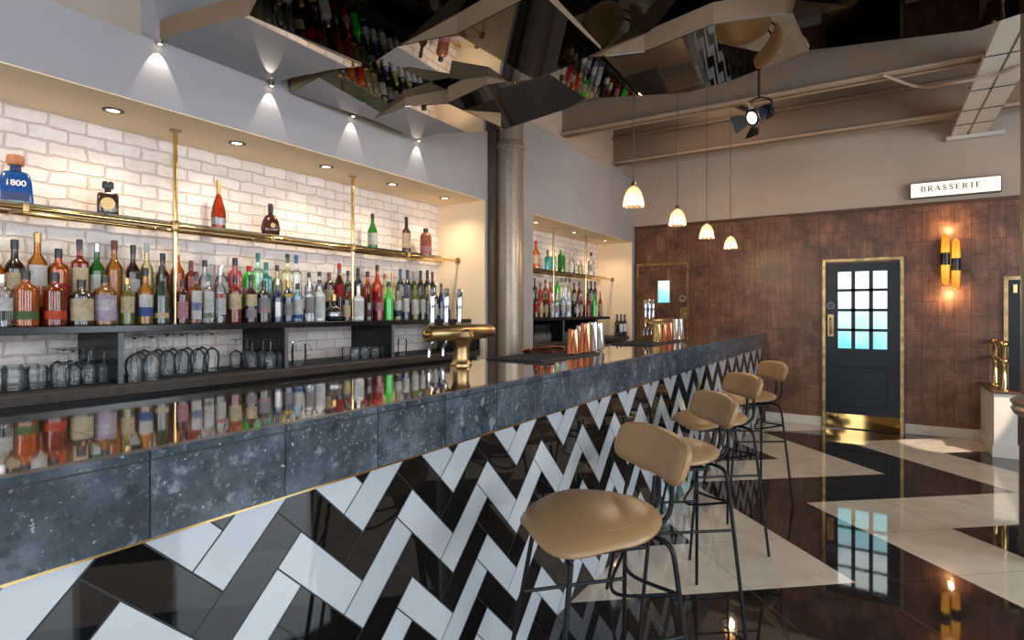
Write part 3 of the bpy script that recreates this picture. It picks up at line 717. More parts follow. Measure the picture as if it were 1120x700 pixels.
back = [
 ('amber bottle at the left edge', 'whisky_bottle', -5, 268, 22, 'std', 'orange', 'blackp', 'cream', (.2, .5)),
 ('dark brown whisky bottle with black neck and cream label', 'whisky_bottle', 16, 262, 24, 'std', 'dark_brown', 'blackp', 'cream', (.14, .50)),
 ('light amber bottle with gold neck and white label', 'whisky_bottle', 41, 254.5, 23, 'std', 'light_amber', 'gold', 'white', (.28, .56)),
 ('bright red orange bottle with black cap', 'liqueur_bottle', 64, 272, 25, 'squat', 'orange', 'blackp', 'redp', (.2, .4)),
 ('red amber bottle with red square on cream label', 'whisky_bottle', 87, 262, 19, 'tall', 'red_amber', 'blackp', 'cream', (.2, .58)),
 ('green glass whisky bottle with white label and silver capsule', 'whisky_bottle', 106, 265.5, 18, 'std', 'green', 'silver', 'white', (.15, .50)),
 ('plain golden bottle with brown capsule', 'whisky_bottle', 125, 263, 19, 'std', 'light_amber', 'brownp', None, None),
 ('black bottle with small white label', 'whiskey_bottle', 145.5, 268, 16, 'std', 'dark_brown', 'blackp', 'white', (.25, .45)),
 ('clear bottle with grey cap', 'tequila_bottle', 160.5, 266, 15, 'std', 'straw', 'grey', None, None),
 ('dark brown bottle with plain body and black cap', 'rum_bottle', 178, 277, 16, 'std', 'brown', 'blackp', None, None),
 ('pale orange bottle behind the brass pole', 'whisky_bottle', 194, 270, 16, 'std', 'orange', 'cream', None, None),
 ('reddish brown bottle with dark stopper', 'whisky_bottle', 209, 285, 14, 'squat', 'red_amber', 'brownp', None, None),
 ('clear bottle with black cap', 'gin_bottle', 224, 284.5, 14, 'std', 'clear', 'blackp', 'white', (.25, .45)),
 ('clear bottle with slanted white label', 'gin_bottle', 242.5, 290, 15, 'squat', 'clear', 'silver', 'white', (.35, .6)),
 ('pink red gin bottle with black cap', 'gin_bottle', 257, 282, 17, 'squat', 'pink', 'blackp', 'white', (.2, .4)),
 ('bright green gin bottle with red seal', 'gin_bottle', 272.5, 291, 14, 'jug', 'bright_green', 'redp', 'white', (.25, .5)),
 ('tall pale green bottle', 'liqueur_bottle', 282, 277, 13, 'tall', 'pale_green', 'teal_cap', None, None),
 ('square teal bottle', 'gin_bottle', 291, 287, 13, 'tall', 'teal', 'teal_cap', None, None),
 ('clear bottle with short black cap', 'vodka_bottle', 303, 290, 11, 'std', 'straw', 'blackp', None, None),
 ('tall clear bottle with black capsule', 'vodka_bottle', 314.5, 278, 12, 'tall', 'straw', 'blackp', None, None),
 ('tall clear bottle with blue cap', 'vodka_bottle', 324, 279, 12, 'tall', 'clear', 'bluep', None, None),
 ('clear bottle with black cap and plain body', 'vodka_bottle', 338, 298, 10, 'std', 'clear', 'blackp', None, None),
 ('clear glass bottle with dark stopper', 'vodka_bottle', 349.5, 297, 11, 'slope', 'clear', 'blackp', None, None),
 ('brown bottle with cream label', 'rum_bottle', 360, 298, 12, 'squat', 'brown', 'darkred', 'cream', (.2, .52)),
 ('dark red bottle with long red neck and red label', 'liqueur_bottle', 371, 288, 12, 'slope', 'brown', 'redp', 'redp', (.25, .52)),
 ('dark bottle with red label behind the far brass pole', 'liqueur_bottle', 380.5, 296, 9, 'std', 'dark_green', 'blackp', 'redp', (.2, .45)),
 ('black wine bottle with plain dark body', 'wine_bottle', 391.5, 293, 10, 'wine', 'black', 'blackp', None, None),
 ('pale orange bottle with black cap', 'liqueur_bottle', 402, 297, 11, 'campari', 'orange', 'blackp', None, None),
 ('red orange aperitif bottle with black cap', 'liqueur_bottle', 412.5, 290, 11, 'campari', 'coral', 'blackp', 'redp', (.2, .4)),
 ('pale clear bottle with brown cap', 'vermouth_bottle', 420.8, 300, 9, 'std', 'straw', 'copperp', None, None),
 ('pale straw bottle without label', 'vermouth_bottle', 429.3, 298, 9, 'std', 'straw', 'gold', None, None),
 ('wine bottle with blue capsule and white label', 'wine_bottle', 437.8, 294, 8.5, 'wine', 'dark_green', 'bluep', 'white', (.15, .55)),
 ('wine bottle with dark blue capsule and pale label', 'wine_bottle', 445.8, 295, 8.5, 'wine', 'black', 'darkblue', 'grey', (.15, .55)),
 ('wine bottle with grey capsule', 'wine_bottle', 452.8, 297, 8, 'wine', 'dark_green', 'grey', 'cream', (.15, .5)),
 ('black wine bottle with black capsule and white label', 'wine_bottle', 460, 296, 8, 'wine', 'black', 'blackp', 'white', (.15, .55)),
 ('dark wine bottle with dark capsule, cream label', 'wine_bottle', 467.4, 295.5, 8, 'wine', 'dark_green', 'blackp', 'cream', (.15, .55)),
 ('wine bottle with dark red capsule, white label', 'wine_bottle', 473, 297.5, 7.5, 'wine', 'dark_brown', 'darkred', 'white', (.15, .5)),
]
def place_row(rows, X, zb, rowname):
    sect = {}
    def sec(u): return 'left of near pole' if u < 192 else 'between the poles' if u < 385 else 'right of far pole'
    for row in rows:
        look, name, u, vt, w, style, glass, cap, lab, labz = row[:10]
        lab2, lab2z = (row[10], row[11]) if len(row) > 10 else (None, None)
        s = sec(u); sect[s] = sect.get(s, 0) + 1
        p = onX(u, vt, X); zt = p.z
        d = -SN * X + CS * p.y
        ang = math.atan((u - CX) / F_PX)
        r = w * d / F_PX / 2 * (math.cos(ang) ** 1.0)
        hh = min(zt - zb, .40)
        cat = 'wine bottle' if name == 'wine_bottle' else 'decanter' if name == 'decanter' else 'bottle'
        lbl = '%s, %s row %s' % (look, rowname, s)
        bottle(name, cat, lbl, rowname + ' row bottles in the near recess', (X, p.y, zb), style, r, hh, glass, cap, lab, labz, lab2, lab2z,
               square=(style == 'tall' and name not in ('whisky_bottle',) or 'square' in look), face=math.atan2(-p.y + .5, -X))
place_row(front, XF, SH, 'front')
place_row(back, XK, SH + .0885, 'back')

# the glass shelf of the near recess
ZG = 1.872 + .0225; XG = -3.37
G1 = 'bottles on the near glass shelf'
def top_bottle(name, look, u, v0, v1, w, *a, **k):
    p = onX(u, v1, XG); d = -SN * XG + CS * p.y; q = onX(u, v0, XG)
    r = w * d / F_PX / 2 * math.cos(math.atan((u - CX) / F_PX))
    return bottle(name, 'bottle', look, G1, (XG, p.y, ZG), a[0], r, q.z - p.z, *a[1:], **k)
# blue square tequila bottle, lettered 1800
p = onX(17, 222, XG); q = onX(17, 169, XG); hh = q.z - p.z + .005
t = thing('tequila_bottle', 'tapered square blue tequila bottle with wooden stopper at left end of near glass shelf', 'bottle', (XG, p.y, ZG), math.atan2(-p.y, -XG) , G1)
bm = BM(); lathe(bm, [(.064, 0), (.066, .006), (.060, hh * .42), (.052, hh * .60), (.042, hh * .655), (.022, hh * .68), (.019, hh * .80)], 32, ex=7, ry=.62); finish('body', bm, GL['blue'], t, smooth=True)
bm = BM(); lathe(bm, [(.030, hh * .80), (.034, hh * .83), (.034, hh * .96), (.030, hh)], 24); finish('stopper', bm, principled('cork_wood', srgb(170, 112, 74), .5), t, smooth=True)
bm = BM(); lathe(bm, [(.021, hh * .68), (.0205, hh * .80)], 20); finish('neck_band', bm, COLS['darkblue'], t, smooth=True)
for o in t.children:                                        # broad face to the room
    o.rotation_euler = (0, 0, PI / 2)
fc = bpy.data.curves.new('lettering_outline', 'FONT'); fc.body = '1800'; fc.size = .038; fc.offset = .0006; fc.align_x = 'CENTER'; fc.extrude = .0008
fo = bpy.data.objects.new('lettering_outline', fc); C.objects.link(fo); bpy.context.view_layer.update()
me = bpy.data.meshes.new_from_object(fo.evaluated_get(bpy.context.evaluated_depsgraph_get())); bpy.data.objects.remove(fo)
fo = link_mesh('lettering', me, t); me.materials.clear(); me.materials.append(COLS['white'])
fo.location = (.0405, .0, hh * .37); fo.rotation_euler = (math.radians(84), 0, PI / 2)
bm = BM(); box(bm, .0412, .0422, -.048, .048, hh * .07, hh * .22); l_ = finish('label', bm, COLS['darkblue'], t)

p = onX(118, 236, XG); hh = onX(118, 198, XG).z - p.z
t = thing('tequila_bottle', 'dark square bottle with round gold label, second on the near glass shelf', 'bottle', (XG, p.y, ZG), math.atan2(-p.y, -XG), G1)
bm = BM(); lathe(bm, [(.050, 0), (.052, .005), (.052, hh * .58), (.046, hh * .64), (.016, hh * .67), (.016, hh * .80)], 32, ex=7, ry=.9); finish('body', bm, GL['dark_brown'], t, smooth=True)
bm = BM(); lathe(bm, [(.024, hh * .80), (.026, hh * .84), (.026, hh * .96), (.022, hh)], 20); finish('stopper', bm, COLS['blackp'], t, smooth=True)
bm = BM(); lathe(bm, [(.032, 0), (.032, .002)], 24, axis='x', c=(.0525, 0, hh * .33)); finish('label', bm, COLS['gold'], t)
top_bottle('cognac_bottle', 'slender red brown cognac bottle just right of the near brass pole, on glass shelf', 239, 195.5, 250, 17, 'cognac', 'red_amber', 'gold', 'silver', (.10, .24))
p = onX(296, 257, XG); hh = onX(296, 221, XG).z - p.z
t = thing('cognac_decanter', 'grape shaped dark cognac decanter in the middle of the near glass shelf', 'bottle', (XG, p.y, ZG), math.atan2(-p.y, -XG) + PI / 2, G1)
bm = BM(); lathe(bm, [(.036, 0), (.052, .012), (.060, hh * .22), (.052, hh * .45), (.034, hh * .62), (.016, hh * .68), (.013, hh * .74)], 28, ry=.6); finish('body', bm, GL['brown'], t, smooth=True)
bm = BM(); lathe(bm, [(.015, hh * .72), (.017, hh * .76), (.017, hh * .97), (.012, hh)], 16); finish('stopper', bm, COLS['blackp'], t, smooth=True)
bm = BM(); lathe(bm, [(.016, 0), (.016, .002)], 20, axis='y', c=(.015, -.036, hh * .33)); finish('label', bm, COLS['gold'], t)
top_bottle('whisky_bottle', 'green whisky bottle with pale label just right of the far brass pole, on glass shelf', 407.5, 232.5, 271.5, 11, 'slope', 'green', 'blackp', 'white', (.12, .45))
top_bottle('whisky_bottle', 'dark neck bottle with cream label, second from right on the near glass shelf', 444.5, 236, 276, 10, 'std', 'brown', 'blackp', 'cream', (.15, .55))
top_bottle('bourbon_bottle', 'rose brown rounded bottle at the right end of the near glass shelf', 465.7, 250, 280, 13, 'jug', 'rose', 'blackp', 'pinkp', (.15, .35))

# far recess: bottles on the glass shelf and on the shelf board
G2, G3, G4 = 'bottles on the far glass shelf', 'front row bottles in the far recess', 'back row bottles in the far recess'
fartop = [('orange bottle with red cap', 586, 257, 8, 'std', 'orange', 'redp', 'cream'), ('teal square bottle left of the pole', 599, 274, 7, 'tall', 'teal', 'teal_cap', None),
          ('teal square bottle right of the pole', 605.5, 273, 6, 'tall', 'teal', 'brownp', None), ('green gin bottle', 614, 273, 8.5, 'jug', 'green', 'greenp', None),
          ('clear bottle with white label', 625, 276, 6, 'std', 'clear', 'silver', 'white'), ('short clear bottle', 630.5, 285, 5, 'squat', 'clear', 'silver', None),
          ('short straw bottle', 635, 286, 5, 'squat', 'straw', 'gold', None), ('clear bottle with black neck', 646.5, 276, 7, 'std', 'clear', 'blackp', 'white')]
for look, u, v, w, st, gls, cap, lab in fartop:
    p = onX(u, v, -3.38); d = -SN * p.x + CS * p.y
    bottle('spirit_bottle', 'bottle', look + ' on the far glass shelf', G2, (p.x, p.y, ZG), st, w * d / F_PX / 2, max(.16, min(.34, p.z - ZG)), gls, cap, lab, (.2, .5), square=(st == 'tall'))
farfront = [('dark bottle with red label', 586, 317, 'std', 'dark_brown', 'blackp', 'redp'), ('copper amber bottle', 591.5, 322, 'squat', 'orange', 'blackp', 'cream'), ('brown bottle with cream label', 597, 321, 'std', 'brown', 'blackp', 'cream'),
            ('clear bottle with white label', 604, 321, 'std', 'clear', 'silver', 'white'), ('slim clear bottle', 609, 322, 'tall', 'clear', 'silver', 'lilac'), ('pale blue gin bottle', 616, 319, 'squat', 'sky', 'silver', 'white'),
            ('clear tall bottle with pale label', 622, 320, 'tall', 'frost', 'silver', 'white'), ('black bottle with white label', 631, 325, 'squat', 'black', 'blackp', 'white'), ('brown bottle with white cap', 635.5, 321, 'std', 'red_amber', 'cream', 'cream'),
            ('magenta bottle', 643.5, 321, 'slope', 'magenta', 'blackp', 'pinkp'), ('bright green liqueur bottle', 650, 317, 'campari', 'bright_green', 'blackp', None), ('brown slim bottle', 656.5, 316, 'slope', 'rose', 'copperp', 'cream')]
farback = [('dark bottle with black cap', 585, 304, 'std', 'dark_brown', 'blackp', 'white'), ('red bottle with dark cap', 591, 310, 'std', 'red', 'blackp', None), ('amber bottle', 596.5, 306, 'std', 'amber', 'blackp', 'cream'),
           ('red orange bottle', 601.5, 308, 'campari', 'coral', 'redp', None), ('bright green gin bottle', 609.5, 307, 'jug', 'bright_green', 'greenp', 'white'), ('bottle with black capsule', 614.5, 304, 'tall', 'straw', 'blackp', None),
           ('clear bottle with tall black capsule', 618.5, 304, 'tall', 'clear', 'blackp', None), ('clear bottle with short black cap', 623, 304, 'std', 'straw', 'blackp', None), ('brown bottle with white label', 628, 309, 'std', 'brown', 'darkred', 'white'),
           ('dark red bottle', 633.5, 308, 'slope', 'red_amber', 'blackp', None), ('wine bottle with blue capsule', 642, 306, 'wine', 'dark_green', 'darkblue', 'white'), ('wine bottle with black capsule', 646.5, 305, 'wine', 'black', 'blackp', 'white'),
           ('wine bottle with navy capsule', 650.8, 306, 'wine', 'navyglass', 'darkblue', 'grey')]
for rows, X, zb, nm, grp in ((farfront, -3.22, SH, 'front', G3), (farback, -3.40, SH + .1505, 'back', G4)):
    for look, u, v, st, gls, cap, lab in rows:
        p = onX(u, v, X)
        bottle('wine_bottle' if 'wine' in look else 'spirit_bottle', 'bottle', '%s, %s row of the far recess' % (look, nm), grp, (X, p.y, zb), st, .034 if st in ('squat', 'jug') else .030,
               max(.2, min(.35, p.z - zb)), gls, cap, lab, (.2, .5), square=(st == 'tall'))
for k, (u, look) in enumerate(((675, ''), (679.2, ''), (683.4, ''), (687.4, ''))):
    p = onX(u, 345, -3.045)
    bottle('wine_bottle', 'wine bottle', 'blue capped wine bottle standing on the far back counter, %s of four' % ['first', 'second', 'third', 'last'][k], 'wine bottles on the far back counter',
           (-3.045, p.y, 1.0565), 'wine', .031, .31, 'black', 'darkblue', 'white', (.2, .55))

# ------------------------------------------------------------------ glassware under the bottle shelf
ZCN = 1.0565
wine_prof = [(.033, 0), (.0335, .002), (.037, .045), (.040, .075), (.036, .10), (.020, .118), (.006, .126), (.0042, .135), (.0042, .192), (.010, .198), (.034, .204), (.034, .207)]
tum_prof = [(.036, 0), (.0375, .002), (.039, .05), (.040, .085), (.036, .098), (.03, .101)]
def glass_mesh(key, prof, h, r):
    return scaled(('glass', key), shell(('glassm', key), lambda bm: lathe(bm, [(a, z) for a, z in prof], 18, close=True)), M['clear'], 'bowl', None, (r, r, h))
WG = shell(('wineglass', 0), lambda bm: lathe(bm, wine_prof, 18)); WG.materials.append(M['clear'])
TG = shell(('tumbler', 0), lambda bm: lathe(bm, tum_prof, 18)); TG.materials.append(M['clear'])
CLUSTER = [
 # name, label stem, rows of (u list, X), mesh, group
 ('tumbler', 'upside-down tumbler left of the first divider', [([-8, 16, 41, 66], -3.20), ([-4, 14, 32], -3.33)], TG, 'tumblers left of the first divider', 1.0, 1.0),
 ('wine_glass', 'upside-down wine glass on the dark mat against the first divider', [([80, 97, 114], -3.20), ([70, 85, 100, 113], -3.31), ([63, 77, 91, 104, 117], -3.41)], WG, 'wine glasses against the first divider', .86, .80),
 ('wine_glass', 'upside-down wine glass just right of the first divider', [([147, 166], -3.10), ([152, 168, 183, 199, 216, 232], -3.28), ([158, 173, 189, 205, 221], -3.40)], WG, 'wine glasses right of the first divider', 1.02, 1.08),
 ('wine_glass', 'upside-down wine glass against the second divider', [([296, 307], -3.12), ([276, 288, 299, 309], -3.25), ([258, 270, 282, 293, 303], -3.38)], WG, 'wine glasses against the second divider', .92, .84),
 ('tumbler', 'upside-down tumbler against the third divider', [([388, 399, 410, 421], -3.16), ([379, 388, 397, 406, 415, 423], -3.30)], TG, 'tumblers against the third divider', .9, .82),
 ('wine_glass', 'upside-down wine glass at the column end of the far recess', [([586, 590.5, 595, 600], -3.15), ([588, 592.5, 597], -3.28)], WG, 'wine glasses in the far recess', .95, .92),
 ('tumbler', 'tumbler behind the second divider of the far recess', [([618, 621.5], -3.2)], TG, 'tumblers in the far recess', .9, 1.0),
]
ROWN = ['front row', 'second row', 'back row']
for name, stem, rows, me, grp, sr, sh in CLUSTER:
    for ri, (us, X) in enumerate(rows):
        for k, u in enumerate(us):
            p = onX(u, 400, X)
            o = link_mesh(name, me, None, (X, p.y, ZCN), (0, 0, random.uniform(0, 6)))
            o.scale = (sr, sr, sh)
            tag(o, '%s, %s, %s from left' % (stem, ROWN[ri], ORD[k]) if len(stem.split()) < 12 else '%s, %s, %s' % (stem, ROWN[ri], ORD[k]), 'wine glass' if name == 'wine_glass' else 'tumbler', grp)
# water jug
p = onX(327, 400, -3.17)
j = thing('glass_jug', 'clear glass water jug standing right of the second divider', 'jug', (-3.17, p.y, ZCN))
bm = BM(); lathe(bm, [(.040, 0), (.044, .004), (.048, .08), (.044, .13), (.046, .15)], 24, close=False); bm.faces.new(bm.verts[:24][::-1]); finish('body', bm, M['clear'], j, smooth=True)
finish('handle', tube(BM(), smoothpath([(.0, .045, .13), (0, .085, .12), (0, .09, .07), (0, .047, .04)], 5), .006, 8), M['clear'], j, smooth=True)
p = onX(440, 400, -3.2)
o = link_mesh('tumbler', TG, None, (-3.2, p.y, ZCN)); o.scale = (.95, .95, 1.3); tag(o, 'tall tumbler standing alone right of the third divider', 'tumbler')

# ------------------------------------------------------------------ on the bar
def bar_mat(label, x0, x1, y0, y1):
    t = thing('bar_mat', label, 'bar mat', (x0, y0, BT))
    bm = BM(); box(bm, 0, x1 - x0, 0, y1 - y0, .0005, .010, .003); finish('mat_base', bm, M['rubber'], t)
    bm = BM()
    n = int((y1 - y0) / .02)
    for k in range(n):
        a = .012 + k * ((y1 - y0 - .02) / n); box(bm, .015, x1 - x0 - .015, a, a + .008, .010, .0135)
    finish('ribs', bm, M['rubber'], t)
bar_mat('black rubber bar mat under the nearer group of shakers', -1.86, -1.50, 2.66, 3.42)
bar_mat('black rubber bar mat under the farther group of shakers', -1.86, -1.50, 4.45, 5.25)
def tin(u, vb, X, hgt, r, mat, label, grp, name='cocktail_tin'):
    p = onX(u, vb, X)
    bm = BM(); lathe(bm, [(r, 0), (r + .002, .002), (r, .006), (r * .80, hgt - .008), (r * .76, hgt), (r * .5, hgt - .001)], 28)
    tag(finish(name, bm, M[mat], None, (X, p.y, BT + .0136), smooth=True), label, 'shaker tin', grp)
GS1, GS2 = 'nearer group of shaker tins', 'farther group of shaker tins'
tin(627, 386, -1.56, .150, .041, 'copper', 'short copper shaker tin, leftmost of the nearer group on the bar', GS1)
tin(635.5, 386, -1.66, .165, .040, 'steel', 'grey steel shaker tin behind the two copper tins of the nearer group', GS1)
tin(640.5, 386, -1.56, .185, .040, 'copper', 'tall copper shaker tin in the nearer group, next to the steel tins', GS1)
tin(648.5, 386, -1.56, .190, .040, 'steel', 'tall steel shaker tin left of the rightmost one in the nearer group', GS1)
tin(655.5, 386, -1.60, .182, .036, 'steel', 'tall steel shaker tin, rightmost of the nearer group', GS1)
tin(719, 373, -1.58, .155, .042, 'brass', 'brass coloured shaker tin, leftmost of the farther group', GS2)
tin(725.5, 373, -1.56, .150, .040, 'copper', 'copper shaker tin beside the brass one in the farther group', GS2)
tin(732, 373, -1.56, .160, .040, 'copper', 'copper shaker tin beside the steel ones in the farther group', GS2)
tin(738, 373, -1.60, .190, .040, 'steel', 'tall steel shaker tin between copper and steel tins in the farther group', GS2)
tin(743.5, 373, -1.56, .190, .038, 'steel', 'tall steel shaker tin, rightmost of the farther group', GS2)
# hand-held squeezers beside the shakers
for k, (y, lab) in enumerate(((2.98, 'copper citrus press lying on the nearer bar mat, nearer the column'), (3.16, 'copper citrus press lying on the nearer bar mat, closer to the tins'))):
    t = thing('citrus_press', lab, 'citrus press', (-1.78, y, BT + .0136), .5 + .4 * k, 'citrus presses on the bar mat')
    bm = BM(); lathe(bm, [(.008, .004), (.026, .008), (.036, .026), (.032, .034)], 18); finish('cup', bm, M['copper'], t, smooth=True)
    finish('handle', tube(BM(), smoothpath([(.03, 0, .022), (.09, .004, .016), (.17, .0, .010)], 4), .006, 8), M['copper'], t, smooth=True)
    finish('handle', tube(BM(), smoothpath([(.03, 0, .034), (.09, .008, .036), (.165, .012, .03)], 4), .006, 8), M['copper'], t, smooth=True)

def tap_tower(label, x, y):
    t = thing('beer_tap_tower', label, 'beer tap', (x, y, BT))
    bm = BM(); lathe(bm, [(.056, .0005), (.056, .006), (.047, .014), (.0415, .03), (.040, .085), (.045, .105), (.058, .13), (.066, .145), (.06, .17), (.03, .185)], 28)
    finish('stem', bm, M['brassdull'], t, smooth=True)
    bm = BM(); lathe(bm, [(.020, -.262), (.033, -.262), (.038, -.255), (.038, .258), (.034, .266), (.018, .268)], 28, (0, 0, .165), axis='y')
    finish('crossbar', bm, M['brassdull'], t, smooth=True)
    bm = BM(); lathe(bm, [(.006, -.285), (.012, -.284), (.018, -.275), (.012, -.266), (.012, -.26)], 16, (0, 0, .165), axis='y'); finish('end_cap', bm, M['brass'], t, smooth=True)
    for k, yy in enumerate((-.10, .012, .124)):
        bm = BM(); tube(bm, [(-.03, yy, .165), (-.10, yy, .165)], .016, 14); lathe(bm, [(.019, .13), (.019, .19), (.012, .20)], 14, (-.105, yy, 0))
        f = finish('faucet', bm, M['brass'], t, smooth=True)
        bm = BM(); tube(bm, smoothpath([(-.105, yy, .14), (-.108, yy, .11), (-.125, yy, .085), (-.13, yy, .04)], 4), .009, 10); finish('spout', bm, M['chrome'], f, smooth=True)
        bm = BM(); lathe(bm, [(.011, .198), (.017, .205), (.012, .22), (.015, .25), (.0135, .27), (.0165, .30), (.018, .385), (.014, .392)], 14, (-.108, yy, 0)); finish('handle', bm, M['chrome'], f, smooth=True)
tap_tower('brass T shaped beer tap tower with three chrome handles, nearer on the bar', -1.79, 2.337)
tap_tower('brass T shaped beer tap tower with three chrome handles, by the timber door end', -1.80, 5.55)

# ------------------------------------------------------------------ bar stools
def pillow(bm, fn, thick, rings=10, seg=48, ex=2.6, pw=3.6):
    """closed cushion: fn(x, y) in the unit disc gives the mid surface, thick its half thickness"""
    def pt(r, a):
        ca, sa = math.cos(a), math.sin(a); q = (abs(ca) ** ex + abs(sa) ** ex) ** (-1 / ex); return r * q * ca, r * q * sa
    top, bot = [], []
    e = .0005
    for side, store in ((1, top), (-1, bot)):
        for i in range(rings + 1):
            r = math.sin(i / rings * PI / 2); ring = []
            for k in range(seg):
                if i == 0 and k > 0: break
                x, y = pt(r, 2 * PI * k / seg)
                P = Vector(fn(x, y)); dx = Vector(fn(x + e, y)) - P; dy = Vector(fn(x, y + e)) - P
                n = dx.cross(dy).normalized()
                ring.append(P + n * side * thick * math.sqrt(max(0, 1 - r ** pw)))
            store.append(ring)
    V = {}
    def vert(s, i, k):
        if i == rings: s = 0
        if i == 0: k = 0
        key = (s, i, k % seg)
        if key not in V: V[key] = bm.verts.new((top if s >= 0 else bot)[i][k % seg if i else 0])
        return V[key]
    for s in (1, -1):
        for i in range(rings):
            for k in range(seg):
                if i == 0: bm.faces.new((vert(s, 0, 0), vert(s, 1, k), vert(s, 1, k + 1)))
                else: bm.faces.new((vert(s, i, k), vert(s, i + 1, k), vert(s, i + 1, k + 1), vert(s, i, k + 1)))
    return bm
def seat_fn(x, y):
    # x across, y to the front; wide rounded front that rolls down, narrow rear
    w = .236 - .085 * max(0, -y) ** 1.4
    X = w * x; Y = .215 * y
    z = .765 + .012 * math.cos(y * 1.5) - .070 * max(0, y) ** 2 * (.40 + .85 * abs(x) ** 1.6) - .026 * abs(x) ** 2.2 - .004 * max(0, -y) ** 2
    return (X, Y, z)
def back_fn(x, y):
    X = .218 * x * (1 - .05 * max(0, -y) ** 1.4); Z = .950 + .068 * y - .008 * x * x * (0 if y < 0 else 1)
    Y = -.235 + .040 * x * x - .02 * y
    return (X, Y, Z)
def make_stool(label):
    t = thing('bar_stool', label, 'bar stool', (0, 0, 0), group='tan leather bar stools along the bar')
    bm = pillow(BM(), seat_fn, .030); st = finish('seat', bm, M['leather'], t, smooth=True)
    # welt seam running round the top of the seat and across the front corner
    pts = []
    for k in range(33):
        a = 2 * PI * k / 32; P = Vector(seat_fn(.80 * math.cos(a), .80 * math.sin(a))); pts.append(P + Vector((0, 0, .0222)))
    finish('seam', tube(BM(), pts, .0028, 6), M['leather'], st, smooth=True)
    bm = pillow(BM(), lambda x, y: back_fn(-x, y), .023, ex=5.0, pw=9); b = finish('backrest', bm, M['leather'], t, smooth=True)
    pts = []
    for k in range(41):
        a = 2 * PI * k / 40; ca, sa = math.cos(a), math.sin(a); q = (abs(ca) ** 5 + abs(sa) ** 5) ** (-1 / 5)
        P = Vector(back_fn(q * ca * .99, q * sa * .99)); pts.append(P + Vector((0, .004, 0)))
    finish('piping', tube(BM(), pts, .0042, 6), M['leather'], b, smooth=True)
    lm = M['legmetal']; r = .0080
    for s in (-1, 1):
        finish('back_rod', tube(BM(), smoothpath([(s * .036, -.08, .716), (s * .038, -.17, .712), (s * .040, -.232, .735), (s * .040, -.258, .79), (s * .040, -.256, .93)], 6), .008, 10), lm, t, smooth=True)
        finish('leg', tube(BM(), smoothpath([(s * .03, -.10, .714), (s * .11, -.165, .712), (s * .150, -.192, .690), (s * .168, -.200, .61)], 6) + [Vector((s * .252, -.235, .004))], r, 10), lm, t, smooth=True)
        finish('leg', tube(BM(), [(s * .165, .135, .690), (s * .252, .235, .004)], r, 10), lm, t, smooth=True)
    def on_leg(sx, front, z):
        a, b_ = (Vector((.165, .135, .69)), Vector((.252, .235, .004))) if front else (Vector((.168, -.2, .61)), Vector((.252, -.235, .004)))
        k = (z - a.z) / (b_.z - a.z); p_ = a + (b_ - a) * k; return Vector((sx * p_.x, p_.y, p_.z))
    for s in (-1, 1):
        finish('side_stretcher', tube(BM(), [on_leg(s, True, .45), on_leg(s, False, .45)], .0065, 8), lm, t, smooth=True)
    a, b_ = on_leg(-1, False, .565), on_leg(1, False, .565)
    for dy, dz in ((.07, -.005), (.13, -.055)):
        finish('rear_brace', tube(BM(), smoothpath([a, (a + b_) / 2 + Vector((0, dy, dz)), b_], 8), .006, 8), lm, t, smooth=True)
    finish('seat_bracket', box(BM(), -.15, .15, -.11, .125, .700, .712, .003), lm, t)
    return t
stools = [(-.755, 1.66, 138, 'tan leather bar stool closest to the camera, its whole seat in view'),
          (-.805, 2.645, 128, 'tan leather bar stool, second along the bar, half behind the nearest backrest'),
          (-.855, 3.605, 128, 'tan leather bar stool, third along the bar, second from the far end'),
          (-.84, 4.66, 124, 'tan leather bar stool nearest the far timber wall')]
s0 = make_stool(stools[0][3])
for k, (x, y, a, lab) in enumerate(stools):
    o = s0 if k == 0 else copy_tree(s0)
    o.location = (x, y, 0); o.rotation_euler = (0, 0, math.radians(a)); o['label'] = lab

# ------------------------------------------------------------------ pendant lamps over the bar
def shade_mat():
    m, nt, out = new_mat('fluted_glass_shade')
    tr = N(nt, 'ShaderNodeBsdfTransparent'); tr.inputs[0].default_value = (1, .86, .66, 1)
    p = N(nt, 'ShaderNodeBsdfTranslucent'); p.inputs[0].default_value = (.55, .36, .17, 1)
    e = N(nt, 'ShaderNodeEmission'); e.inputs[0].default_value = (1.0, .52, .18, 1); e.inputs[1].default_value = .42
    g = N(nt, 'ShaderNodeBsdfGlossy'); g.inputs['Roughness'].default_value = .08
    a = N(nt, 'ShaderNodeMixShader'); a.inputs[0].default_value = .42
    b = N(nt, 'ShaderNodeAddShader'); c = N(nt, 'ShaderNodeMixShader'); f = N(nt, 'ShaderNodeFresnel'); f.inputs[0].default_value = 1.5
    L = nt.links.new
    L(tr.outputs[0], a.inputs[1]); L(p.outputs[0], a.inputs[2]); L(a.outputs[0], b.inputs[0]); L(e.outputs[0], b.inputs[1])
    L(f.outputs[0], c.inputs[0]); L(b.outputs[0], c.inputs[1]); L(g.outputs[0], c.inputs[2]); L(c.outputs[0], out.inputs[0]); return m
M['shade'] = shade_mat(); M['bulb'] = emission('pendant_bulb', (1.0, .74, .42), 7)
